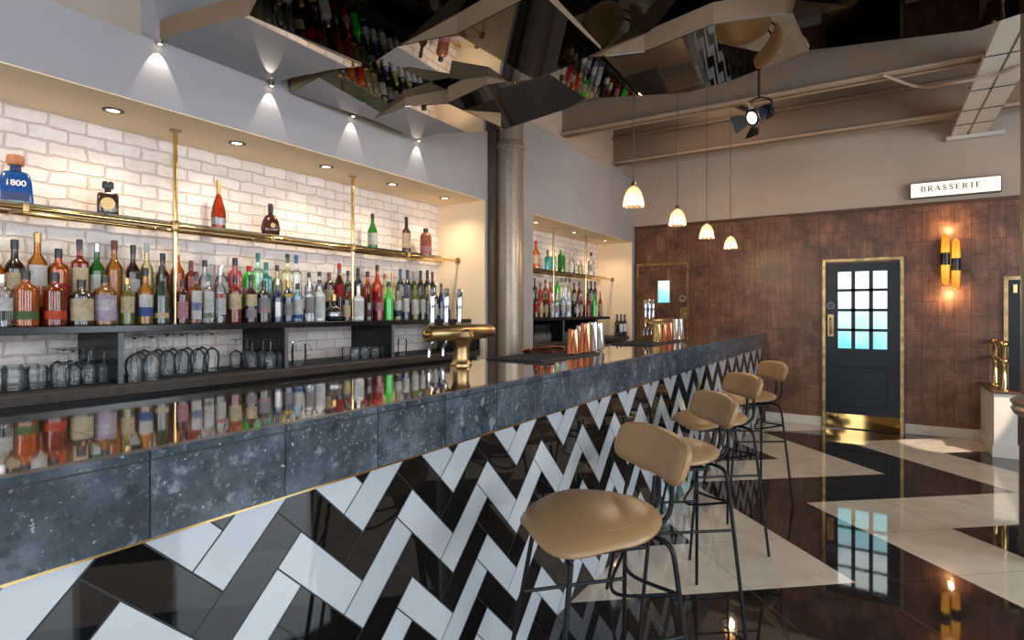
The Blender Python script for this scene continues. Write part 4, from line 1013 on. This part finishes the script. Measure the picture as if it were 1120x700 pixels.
def pendant(x, y, zb, label):
    t = thing('pendant_lamp', label, 'pendant lamp', (x, y, zb), group='pendant lamps over the bar')
    bm = BM(); seg = 48; prof = [(.068, 0), (.0665, .02), (.062, .05), (.052, .085), (.038, .112), (.024, .128), (.016, .134)]; rings = []
    for r, z in prof:
        rings.append([bm.verts.new((r * (1 + .035 * math.cos(12 * 2 * PI * k / seg)) * math.cos(2 * PI * k / seg), r * (1 + .035 * math.cos(12 * 2 * PI * k / seg)) * math.sin(2 * PI * k / seg), z - (.004 * math.cos(12 * 2 * PI * k / seg) if z == 0 else 0))) for k in range(seg)])
    for a, b in zip(rings, rings[1:]):
        for k in range(seg): bm.faces.new((a[k], a[(k + 1) % seg], b[(k + 1) % seg], b[k]))
    finish('shade', bm, M['shade'], t, smooth=True)
    bm = BM(); lathe(bm, [(.017, .132), (.017, .15), (.010, .165), (.004, .168)], 16); finish('cap', bm, M['brassdull'], t, smooth=True)
    bm = BM(); bmesh.ops.create_uvsphere(bm, u_segments=14, v_segments=10, radius=.021, matrix=Matrix.Translation((0, 0, .058))); finish('bulb', bm, M['bulb'], t, smooth=True)
    finish('cord', tube(BM(), [(0, 0, .166), (0, 0, ZC - zb)], .0035, 6), M['darkbronze'], t)
    l = bpy.data.lights.new('pendant_light', 'POINT'); l.energy = 10; l.color = (1, .74, .46); l.shadow_soft_size = .03
    lo = bpy.data.objects.new('pendant_light', l); C.objects.link(lo); lo.location = (x, y, zb - .03)
for k, (u, v, pos) in enumerate(((693, 223, 'closest to the camera and hanging before the grey wall'), (741, 248, 'second from the camera, bottom edge at the timber top'), (773, 262, 'third from the camera'), (799, 272, 'farthest from the camera, lowest in view'))):
    p = onX(u, v, -1.36); pendant(p.x, p.y, 2.10, 'fluted glass pendant lamp, ' + pos)

# ------------------------------------------------------------------ far wall: doors, sign, sconce
def brass_frame(bm, x0, x1, z0, z1, w, y, d, bottom=False):
    box(bm, x0, x0 + w, y - d, y, z0, z1); box(bm, x1 - w, x1, y - d, y, z0, z1); box(bm, x0 + w, x1 - w, y - d, y, z1 - w, z1)
YD = YB - .001
d1 = tag(finish('door_1', box(BM(), -.512, .232, YD - .035, YD, .175, 1.98), M['navy']), 'navy blue door with twelve glowing panes and a brass frame in the timber wall', None, None, 'structure')
bm = BM(); brass_frame(bm, -.552, .270, 0, 2.035, .034, YD, .05); finish('brass_frame', bm, M['brassdull'], d1)
bm = BM(); box(bm, -.512, .232, YD - .04, YD, .012, .175); finish('kick_plate', bm, principled('mirror_brass', srgb(170, 138, 84), 0.05, 1.0), d1)
def pane_mat(name, top, bot, z0, z1, s):
    m, nt, out = new_mat(name)
    e = N(nt, 'ShaderNodeEmission'); z = sepxyz(nt, geopos(nt))[2]; x = sepxyz(nt, geopos(nt))[0]
    nz = noise(nt, geopos(nt), 5, 2)
    f = math_n(nt, 'DIVIDE', math_n(nt, 'SUBTRACT', z, z0), z1 - z0)
    f = math_n(nt, 'ADD', f, math_n(nt, 'MULTIPLY', math_n(nt, 'SUBTRACT', nz, .5), .5))
    nt.links.new(ramp(nt, f, [(0.0, bot), (.45, tuple((a + b) / 2 for a, b in zip(top, bot))), (.62, top)]), e.inputs[0]); e.inputs[1].default_value = s
    nt.links.new(e.outputs[0], out.inputs[0]); return m
pm = pane_mat('daylit_frosted_pane', (.93, 1.0, 1.0), (.16, .66, .76), .96, 1.88, 1.5)
x0, x1, z0, z1 = -.386, .110, .962, 1.878; gw, gh = .042, .034
cw, ch = (x1 - x0 - 2 * gw) / 3, (z1 - z0 - 3 * gh) / 4
for r in range(4):
    for c_ in range(3):
        a = x0 + c_ * (cw + gw); b = z0 + r * (ch + gh)
        bm = BM(); box(bm, a, a + cw, YD - .037, YD - .033, b, b + ch); finish('glass_pane', bm, pm, d1)
bm = BM()
for k in (1, 2): a = x0 + k * (cw + gw) - gw; box(bm, a, a + gw, YD - .043, YD - .034, z0, z1)
for k in (1, 2, 3): b = z0 + k * (ch + gh) - gh; box(bm, x0, x1, YD - .043, YD - .034, b, b + gh)
for (a0, a1, b0, b1) in ((x0 - .02, x0, z0 - .02, z1 + .02), (x1, x1 + .02, z0 - .02, z1 + .02), (x0, x1, z0 - .02, z0), (x0, x1, z1, z1 + .02)): box(bm, a0, a1, YD - .043, YD - .034, b0, b1)
finish('glazing_bars', bm, M['navy'], d1)
bm = BM()
for (a0, a1, b0, b1) in ((-.394, -.374, .26, .752), (.106, .126, .26, .752), (-.374, .106, .26, .28), (-.374, .106, .732, .752)): box(bm, a0, a1, YD - .046, YD - .034, b0, b1, .004)
finish('panel_moulding', bm, M['navy'], d1)
bm = BM(); lathe(bm, [(.042, YD - .038), (.042, YD - .035)], 24, (-.463, 0, 1.475), axis='y'); sgn = finish('round_notice', bm, COLS['darkblue'], d1)
bm = BM(); lathe(bm, [(.036, YD - .0395), (.041, YD - .0395), (.041, YD - .038), (.036, YD - .038)], 24, (-.463, 0, 1.475), axis='y', close=False); finish('ring', bm, COLS['grey'], sgn)
bm = BM(); box(bm, -.497, -.433, YD - .039, YD - .034, 1.10, 1.37, .002); hp = finish('push_plate', bm, M['brassdull'], d1)
finish('handle', tube(BM(), smoothpath([(-.465, YD - .04, 1.14), (-.465, YD - .085, 1.15), (-.465, YD - .085, 1.30), (-.465, YD - .04, 1.32)], 4), .011, 10), M['brassdull'], hp, smooth=True)

d2 = tag(finish('door_2', box(BM(), -2.885, -2.205, YD - .02, YD, .02, 2.045), M['wood']), 'timber clad door with small teal vision pane and brass frame behind the bar end', None, None, 'structure')
bm = BM(); brass_frame(bm, -2.92, -2.17, 0, 2.085, .036, YD, .04); finish('brass_frame', bm, M['brassdull'], d2)
bm = BM(); box(bm, -2.607, -2.443, YD - .024, YD - .018, 1.53, 1.838); finish('vision_pane', bm, pane_mat('teal_vision_pane', (.80, 1, 1), (.10, .70, .80), 1.45, 1.95, 1.0), d2)
bm = BM(); lathe(bm, [(.030, YD - .026), (.042, YD - .026), (.042, YD - .02), (.03, YD - .02)], 24, (-2.262, 0, 1.585), axis='y', close=False); finish('round_notice', bm, COLS['grey'], d2)
bm = BM(); box(bm, -2.295, -2.215, YD - .027, YD - .02, 1.30, 1.46, .003); finish('finger_plate', bm, M['brassdull'], d2)
d3 = tag(finish('door_3', box(BM(), 1.185, 1.95, YD - .035, YD, .01, 1.74), M['navy']), 'dark navy door edge at the far right behind the column', None, None, 'structure')
bm = BM(); brass_frame(bm, 1.148, 1.99, 0, 1.775, .036, YD, .05); finish('brass_frame', bm, M['brassdull'], d3)
bm = BM(); box(bm, 1.225, 1.255, YD - .045, YD - .034, 1.60, 1.69, .002); finish('hinge_plate', bm, M['brass'], d3)

# lit sign BRASSERIE
sg = thing('lit_sign', 'backlit box sign reading BRASSERIE high on the far wall above the sconce', 'sign', (.727, YB - .004, 2.765))
SW, SHH, SD = .80, .172, .085
bm = BM(); box(bm, -SW / 2, SW / 2, -SD + .004, .0, -SHH / 2, SHH / 2)
finish('box', bm, M['black'], sg)
bm = BM(); box(bm, -SW / 2 + .008, SW / 2 - .008, -SD, -SD + .004, -SHH / 2 + .008, SHH / 2 - .008); finish('lit_face', bm, emission('sign_light', (1.0, .92, .74), 1.1), sg)
bm = BM()
for (a0, a1, b0, b1) in ((-SW / 2, SW / 2, -SHH / 2, -SHH / 2 + .008), (-SW / 2, SW / 2, SHH / 2 - .008, SHH / 2), (-SW / 2, -SW / 2 + .008, -SHH / 2, SHH / 2), (SW / 2 - .008, SW / 2, -SHH / 2, SHH / 2)):
    box(bm, a0, a1, -SD - .003, -SD + .004, b0, b1)
finish('edge_frame', bm, M['darkbronze'], sg)
def strokes(ch):
    """serif capitals in a unit cell: thick strokes, hair strokes, serifs"""
    T, h_ = .20, .085; q = []
    def ln(x0_, y0_, x1_, y1_, w): q.append(((x0_, y0_), (x1_, y1_), w))
    def arc(cx, cy, rx, ry, a0, a1, w0, w1, n=12):
        for k in range(n):
            t0, t1 = a0 + (a1 - a0) * k / n, a0 + (a1 - a0) * (k + 1) / n; w = w0 + (w1 - w0) * math.sin(PI * (k + .5) / n)
            q.append(((cx + rx * math.cos(t0), cy + ry * math.sin(t0)), (cx + rx * math.cos(t1), cy + ry * math.sin(t1)), w))
    if ch in 'BREI':
        sx = .3 if ch == 'I' else .18
        ln(sx, 0, sx, 1, T); ln(sx - .16, .02, sx + .16, .02, h_); ln(sx - .16, .98, sx + .16, .98, h_)
    if ch in 'BR':
        ln(.18, .97, .45, .97, h_); ln(.18, .52, .45, .52, h_); arc(.45, .745, .24, .225, PI / 2, -PI / 2, h_, T)
    if ch == 'B': ln(.18, .03, .48, .03, h_); arc(.48, .275, .27, .245, PI / 2, -PI / 2, h_, T)
    if ch == 'R': ln(.42, .52, .74, .03, T * .9); ln(.66, .02, .86, .02, h_)
    if ch == 'E':
        ln(.18, .97, .68, .97, h_); ln(.18, .52, .55, .52, h_); ln(.18, .03, .70, .03, h_); ln(.67, .97, .67, .78, h_); ln(.69, .03, .69, .24, h_); ln(.55, .62, .55, .42, h_)
    if ch == 'A':
        ln(.06, 0, .42, 1, h_); ln(.42, 1, .78, 0, T); ln(.2, .34, .64, .34, h_); ln(-.06, .02, .2, .02, h_); ln(.62, .02, .92, .02, h_)
    if ch == 'S':
        arc(.38, .74, .24, .235, .5, PI * 1.05, h_, T * .8); ln(.145, .70, .62, .33, T); arc(.38, .27, .25, .25, PI * .08, -PI * .92, h_, T * .8); ln(.59, .80, .60, .98, h_); ln(.12, .02, .12, .24, h_)
    return q
bm = BM(); word = 'BRASSERIE'; adv = {'B': .98, 'R': 1.02, 'A': 1.02, 'S': .88, 'E': .92, 'I': .74}
LH = .056; tot = sum(adv[c_] for c_ in word) * LH * 1.16; cx_ = -tot / 2 - .03
for c_ in word:
    for (a, b, w) in strokes(c_):
        A = Vector((cx_ + a[0] * LH, 0, a[1] * LH)); B = Vector((cx_ + b[0] * LH, 0, b[1] * LH)); d = (B - A)
        if d.length < 1e-6: continue
        n = Vector((-d.z, 0, d.x)).normalized() * w * LH / 2; yy = Vector((0, -SD - .0012, -.018))
        prism(bm, [A + n + yy, B + n + yy, B - n + yy, A - n + yy], (0, .001, 0))
    cx_ += adv[c_] * LH * 1.16
finish('lettering', bm, COLS['blackp'], sg)

# wall sconce of four tubes
def amber_mat():
    m, nt, out = new_mat('amber_lit_tube')
    e = N(nt, 'ShaderNodeEmission'); z = sepxyz(nt, objpos(nt))[2]
    f = math_n(nt, 'ABSOLUTE', z)
    nt.links.new(ramp(nt, math_n(nt, 'MULTIPLY', f, 2.6), [(.15, (1.0, .50, .04)), (.5, (1.0, .34, .03)), (.95, (.60, .20, .03))]), e.inputs[0]); e.inputs[1].default_value = 1.15
    g = N(nt, 'ShaderNodeBsdfGlossy'); g.inputs['Roughness'].default_value = .15; mx = N(nt, 'ShaderNodeMixShader'); fr_ = N(nt, 'ShaderNodeFresnel'); fr_.inputs[0].default_value = 1.4
    nt.links.new(fr_.outputs[0], mx.inputs[0]); nt.links.new(e.outputs[0], mx.inputs[1]); nt.links.new(g.outputs[0], mx.inputs[2]); nt.links.new(mx.outputs[0], out.inputs[0]); return m
M['amber_lit'] = amber_mat()
sc = thing('wall_sconce', 'wall sconce of four glowing amber tubes on black sleeves, on the timber wall', 'wall lamp', (.695, YB - .075, 1.955))
for k, (dx, dz) in enumerate(((-.046, .03), (.047, -.035))):
    bm = BM(); lathe(bm, [(.040, -.068), (.043, -.066), (.043, .066), (.040, .068)], 24, (dx, 0, dz)); finish('sleeve', bm, M['blacksatin'], sc, smooth=True)
    for s in (1, -1):
        bm = BM(); lathe(bm, [(.039, s * .066), (.040, s * .10), (.036, s * .20), (.032, s * .255), (.026, s * .272), (.014, s * .280)], 24, (dx, 0, dz)); finish('amber_tube', bm, M['amber_lit'], sc, smooth=True)
bm = BM(); box(bm, -.06, .06, .0, .071, -.05, .05, .004); finish('wall_bracket', bm, M['brassdull'], sc)
for dz, e in ((.36, 1), (-.36, -1)):
    l = bpy.data.lights.new('sconce_light', 'POINT'); l.energy = 4; l.color = (1, .62, .28); l.shadow_soft_size = .02
    lo = bpy.data.objects.new('sconce_light', l); C.objects.link(lo); lo.location = (.695, YB - .12, 1.955 + dz)

# ------------------------------------------------------------------ low wall with brass stair rail
lw = thing('stair_wall', 'low white panelled stair wall with dark cap beside the far right door', 'low wall', (0, 0, 0)); lw['kind'] = 'thing'
LX0, LX1, LY0, LY1, LZ = .962, 1.135, 7.16, YB - .002, .615
bm = BM(); box(bm, LX0, LX1, LY0, LY1, 0, LZ); finish('panel', bm, M['whitepaint'], lw)
bm = BM(); box(bm, LX0 - .016, LX1 + .016, LY0 - .016, LY1, 0, .10, .004); box(bm, LX0 - .009, LX1 + .009, LY0 - .009, LY1, .10, .125, .003); finish('skirting', bm, M['whitepaint'], lw)
bm = BM(); box(bm, LX0 - .022, LX1 + .022, LY0 - .022, LY1, LZ, LZ + .022, .004); finish('cap_board', bm, M['woodtop'], lw)
rl = thing('stair_rail', 'polished brass stair rail of two posts standing on the low white wall', 'handrail', (1.05, 7.25, LZ + .022))
for k, yy in enumerate((.0, .48)):
    bm = BM(); lathe(bm, [(.045, 0), (.045, .008), (.03, .02), (.0245, .03), (.0245, .43), (.028, .435), (.028, .45), (.0245, .46), (.012, .475)], 20, (0, yy, 0)); finish('post', bm, M['brass'], rl, smooth=True)
    bm = BM()
    for z in (.285, .45): bmesh.ops.create_uvsphere(bm, u_segments=16, v_segments=12, radius=.036, matrix=Matrix.Translation((0, yy, z)))
    finish('ball_fitting', bm, M['brass'], rl, smooth=True)
for z in (.285, .45): finish('rail', tube(BM(), [(0, -.03, z), (0, .74, z)], .019, 14), M['brass'], rl, smooth=True)

# ------------------------------------------------------------------ stage spotlight
sp = thing('stage_spotlight', 'black stage spotlight with open barn doors hanging on a rod from the ceiling', 'spotlight', (-.80, 5.0, 0))
zc_ = 2.995
finish('rod', tube(BM(), [(0, 0, 3.13), (0, 0, ZC)], .010, 10), M['black'], sp)
bm = BM(); tube(bm, smoothpath([(-.085, .0, zc_), (-.09, 0, zc_ + .10), (0, 0, zc_ + .14), (.09, 0, zc_ + .10), (.085, 0, zc_)], 6), .008, 8); finish('yoke', bm, M['black'], sp, smooth=True)
aim = Vector((-.55, -.75, -.42)).normalized()
rotm = aim.to_track_quat('Z', 'Y')
def headpart(name, bm, mat, par):
    bm.transform(Matrix.Translation((0, 0, zc_)) @ rotm.to_matrix().to_4x4() @ Matrix.Scale(.80, 4)); return finish(name, bm, mat, par, smooth=True)
bm = BM(); lathe(bm, [(.04, -.15), (.062, -.145), (.066, -.05), (.072, .0), (.082, .03), (.084, .10), (.078, .102)], 28); hb = headpart('lamp_body', bm, principled('blue_black_enamel', (.015, .02, .04), .3), sp)
bm = BM()
for k in range(5): lathe(bm, [(.066, -.135 + k * .022), (.074, -.135 + k * .022), (.074, -.128 + k * .022), (.066, -.128 + k * .022)], 24, close=False)
headpart('cooling_fin', bm, M['black'], hb)
bm = BM(); lathe(bm, [(.068, .098), (.05, .108), (.02, .113)], 24); headpart('lens', bm, emission('spot_lens', (1, .86, .68), 4), hb)
for k in range(4):
    bm = BM(); a = PI / 2 * k
    prism(bm, [(.085, -.055, .10), (.085, .055, .10), (.175, .095, .19), (.175, -.095, .19)], (.003, 0, -.003)); bm.transform(Matrix.Rotation(a, 4, 'Z')); headpart('barn_door', bm, M['black'], sp)
l = bpy.data.lights.new('stage_beam', 'SPOT'); l.energy = 60; l.color = (1, .84, .66); l.spot_size = math.radians(50); l.spot_blend = .6; l.shadow_soft_size = .05
lo = bpy.data.objects.new('stage_beam', l); C.objects.link(lo); lo.location = Vector((-.80, 5.0, zc_)) + aim * .13
lo.rotation_euler = aim.to_track_quat('-Z', 'Y').to_euler()

# ------------------------------------------------------------------ faceted mirrored ceiling raft
ZRAFT, SKIRT = 3.42, .10
def plane_hit(u, v, pl):
    a, b, c = pl; n = Vector((b, c, -1)).normalized(); p0 = Vector((XW, 2, a)); r = ray(u, v); o = Vector((0, 0, H))
    t = (p0 - o).dot(n) / r.dot(n); return o + r * t
def match(pl, px, other):
    """the same tilt, moved up or down to meet another panel at this corner"""
    z = plane_hit(px[0], px[1], other).z; a, b, c = pl; lo, hi = 1.0, 6.0
    for _ in range(60):
        m = (lo + hi) / 2
        if plane_hit(px[0], px[1], (m, b, c)).z < z: lo = m
        else: hi = m
    return (lo, b, c)
def hinge(px, qx, other, k):
    """a panel hinged to another along the edge p-q, with cross slope k"""
    p, q = plane_hit(*px, other), plane_hit(*qx, other); e = q - p; L = math.hypot(e.x, e.y); nx, ny = -e.y / L, e.x / L
    det = e.x * ny - e.y * nx; gx = (e.z * ny - e.y * k) / det; gy = (e.x * k - nx * e.z) / det
    return (p.z + gx * (XW - p.x) + gy * (2 - p.y), gx, gy)
def plane3(*pz):
    """plane through three image rays at known heights"""
    Q = [onZ(u, v, z) for (u, v), z in pz]; n = (Q[1] - Q[0]).cross(Q[2] - Q[0]); gx, gy = -n.x / n.z, -n.y / n.z
    return (Q[0].z + gx * (XW - Q[0].x) + gy * (2 - Q[0].y), gx, gy)
def over(px, qx, pl):
    """height of the point seen at q, straight above the panel corner seen at p"""
    return H + (plane_hit(*px, pl).z - H) * (VH - qx[1]) / (VH - px[1])
P2 = (2.705, .183, -.073); P5 = (2.867, -.10, -.018); P4 = (2.353, .166, .233)
P1 = plane3(((172, 46), 2.725), ((293, 93), 2.72), ((396, 72), 2.723))
zat = lambda px, pl: plane_hit(px[0], px[1], pl).z
P7 = (2.92, -.137, -.018)
P6 = plane3(((500, 37.7), zat((500, 37.7), P5)), ((583, 86.5), zat((583, 86.5), P5)), ((641, 63), zat((641, 63), P7)))
P8 = match((0, .035, -.164), (661, 62), P7)
P0 = plane3(((273, 17), zat((273, 17), P1)), ((396, 72), 2.735), ((498, 16), over((500, 37.7), (498, 16), P5)))
P9 = plane3(((599, 0), zat((599, 0), P6) + .03), ((655, 56), zat((655, 56), P7) + .01), ((715, 33), over((710, 55), (715, 33), P8)))
P10 = match((0, .0, -.02), (876, 34), P8)
P2B = match((0, -.05, -.45), (478, 88), P2)
FACETS = [
 # outline, plane z = a + b (x + 2.96) + c (y - 2), label
 ([(172, 46), (196, 37), (273, 17), (396, 72), (362, 76), (347, 79.5), (319, 85), (293, 93)], P1, 'mirrored ceiling panel along the left wall, reflecting grey plaster and a light cone'),
 ([(318, 101), (360, 79), (396, 72), (412, 66), (416, 63), (468, 89), (487, 97), (462, 107), (443, 117), (407, 131)], P2, 'mirrored ceiling panel reflecting red, green and wine bottles of the near recess'),
 ([(468, 89), (492, 85), (528, 93), (487, 97)], P2B, 'small dark mirrored triangle panel above the tan ceiling wedge near the column'),
 ([(407, 131), (443, 117), (490, 113.5), (548, 139.5), (538, 143), (480, 146), (456, 152)], match((0, .02, .0), (407, 131), P2), 'mirrored ceiling panel against the wall just before the column, reflecting plaster'),
 ([(490, 113), (533, 93), (583, 86.5), (601, 81), (641, 107.5), (620, 119), (570, 135.5), (552, 141), (548, 139.5)], P4, 'mirrored ceiling panel directly over the round column, reflecting its shaft'),
 ([(430, 52), (500, 37.7), (583, 86.5), (533, 93), (528, 93), (492, 85), (468, 89), (416, 63)], P5, 'mirrored ceiling panel reflecting bottles on the glass shelf and the cream recess end'),
 ([(601, 81), (641, 63), (661, 62), (701, 104.5), (641, 107.5)], P7, 'mirrored ceiling panel reflecting the crowded bottles of the far recess'),
 ([(661, 62), (705, 57), (780, 27), (867, 13.5), (885, 55), (800, 88), (752, 101.5), (740, 102), (701, 104.5)], P8, 'mirrored ceiling panel at the outer edge reflecting a pendant lamp and the bar tiles'),
 ([(273, 17), (300, -40), (600, -40), (556, 2.4), (505.5, 13.4), (497.6, 15.7), (442, 46), (412, 66), (396, 72)], P0, 'large dark mirrored ceiling panel at top, left of the tan wedges'),
 ([(500, 37.7), (571, .8), (625, -40), (640, -40), (599, 0), (657, 55), (641, 63), (601, 81), (583, 86.5)], P6, 'dark mirrored ceiling panel in the middle, left of the bright strip'),
 ([(599, 0), (640, -40), (900, -40), (870, 0), (867, 13.5), (780, 27), (760, 27), (715, 33), (700, 38), (657, 55)], P9, 'dark mirrored ceiling panel at top centre behind the long tan wedge'),
 ([(870, 0), (900, -40), (1180, -40), (1180, -8), (1120, 14), (1090, 24), (1064, 33), (885, 55), (867, 13.5)], P10, 'long dark mirrored ceiling panel at the upper right corner'),
]
for poly, pl, lab in FACETS:
    P = [plane_hit(u, v, pl) for u, v in poly]
    c0 = sum(P, Vector()) / len(P)
    t = thing('mirror_panel', lab, 'mirrored ceiling panel', c0, group='faceted mirror panels of the ceiling')
    bm = BM(); vs = [bm.verts.new(p - c0 + Vector((0, 0, .0045))) for p in P]; vt = [bm.verts.new(p - c0 + Vector((0, 0, SKIRT))) for p in P]; n = len(P)
    bm.faces.new(vs); bm.faces.new(vt[::-1])
    for k in range(n): bm.faces.new((vs[k], vt[k], vt[(k + 1) % n], vs[(k + 1) % n]))
    finish('panel_body', bm, M['fascia'], t)
    bm = BM(); prism(bm, [p - c0 for p in P], (0, 0, .004)); finish('mirror_face', bm, M['smoked' if pl in (P0, P6, P9, P10, P2B, P4) else 'mirror'], t)
cover_pts = [onZ(u, v, 2.8) for u, v in ((176, 48), (456, 150), (570, 134), (641, 106), (752, 100), (885, 54), (1064, 32), (1180, -8))]
P = [Vector((p.x, p.y, ZRAFT)) for p in cover_pts] + [Vector((1.2, -.2, ZRAFT)), Vector((-2.9, -.2 + 1.2, ZRAFT))]
tag(finish('ceiling_soffit', prism(BM(), P, (0, 0, .05)), M['mat_black_fascia']), 'flat black soffit that the faceted mirror panels hang from', 'ceiling soffit')  # added black sheet, blocks light in the gaps between the panels
# small spot lamps washing the plaster wall
for k, y in enumerate((1.44, 2.05, 2.66, 3.31)):
    t = thing('wall_washer', 'tiny spot lamp at the mirror edge washing the plaster wall, %s from the camera' % ORD[k], 'spot lamp', (XW + .022, y, 2.70), group='wall washers under the mirror edge')
    bm = BM(); lathe(bm, [(.010, 0), (.013, .001), (.013, .022), (.010, .0235)], 14); finish('housing', bm, M['steel'], t, smooth=True)
    bm = BM(); lathe(bm, [(.0085, -.0015), (.0085, -.0005)], 12); finish('lamp', bm, M['lampwarm'], t)
    l = bpy.data.lights.new('washer_beam', 'SPOT'); l.energy = 2.0; l.color = (1, .88, .74); l.spot_size = math.radians(56); l.spot_blend = .15; l.shadow_soft_size = .004
    lo = bpy.data.objects.new('washer_beam', l); C.objects.link(lo); lo.location = (XW + .045, y, 2.70); lo.rotation_euler = (0, math.radians(20), 0)

# ------------------------------------------------------------------ light
w = bpy.data.worlds.new('world'); bpy.context.scene.world = w; w.use_nodes = True
w.node_tree.nodes['Background'].inputs[0].default_value = (.55, .62, .70, 1); w.node_tree.nodes['Background'].inputs[1].default_value = .4
def area(name, loc, aim_, sx, sy, e, c):
    l = bpy.data.lights.new(name, 'AREA'); l.shape = 'RECTANGLE'; l.size = sx; l.size_y = sy; l.energy = e; l.color = c
    o = bpy.data.objects.new(name, l); C.objects.link(o); o.location = loc
    o.rotation_euler = (Vector(aim_) - Vector(loc)).to_track_quat('-Z', 'Y').to_euler(); return o
for k, (y) in enumerate((-1.4, 1.6, 4.5)):
    area('window_daylight', (XR - .08, y, 1.95), (0, y, 1.7), 1.7, 1.9, 68, (.90, .95, 1.0))
for x in (-1.1, 1.8):
    area('window_daylight', (x, YF + .08, 1.95), (x, 0, 1.7), 1.6, 1.9, 55, (.90, .93, 1.0))
# low evening sun through the stair opening onto the floor by the far skirting
l = bpy.data.lights.new('sun_patch', 'SPOT'); l.energy = 900; l.color = (1, .84, .70); l.spot_size = math.radians(9); l.spot_blend = .12; l.shadow_soft_size = .03
lo = bpy.data.objects.new('sun_patch', l); C.objects.link(lo); lo.location = (2.3, 5.6, 3.3)
lo.rotation_euler = (Vector((.58, 7.42, 0)) - lo.location).to_track_quat('-Z', 'Y').to_euler()

sc_ = bpy.context.scene
sc_.view_settings.view_transform = 'Standard'; sc_.view_settings.look = 'None'; sc_.view_settings.gamma = 1; sc_.view_settings.exposure = 0.25
try: sc_.view_settings.use_curve_mapping = False
except Exception: pass
sc_.cycles.transparent_max_bounces = 40; sc_.cycles.max_bounces = 12; sc_.cycles.glossy_bounces = 6; sc_.cycles.diffuse_bounces = 4
sc_.cycles.use_denoising = True
sc_.cycles.sample_clamp_indirect = 6
sc_.cycles.caustics_reflective = False; sc_.cycles.caustics_refractive = False
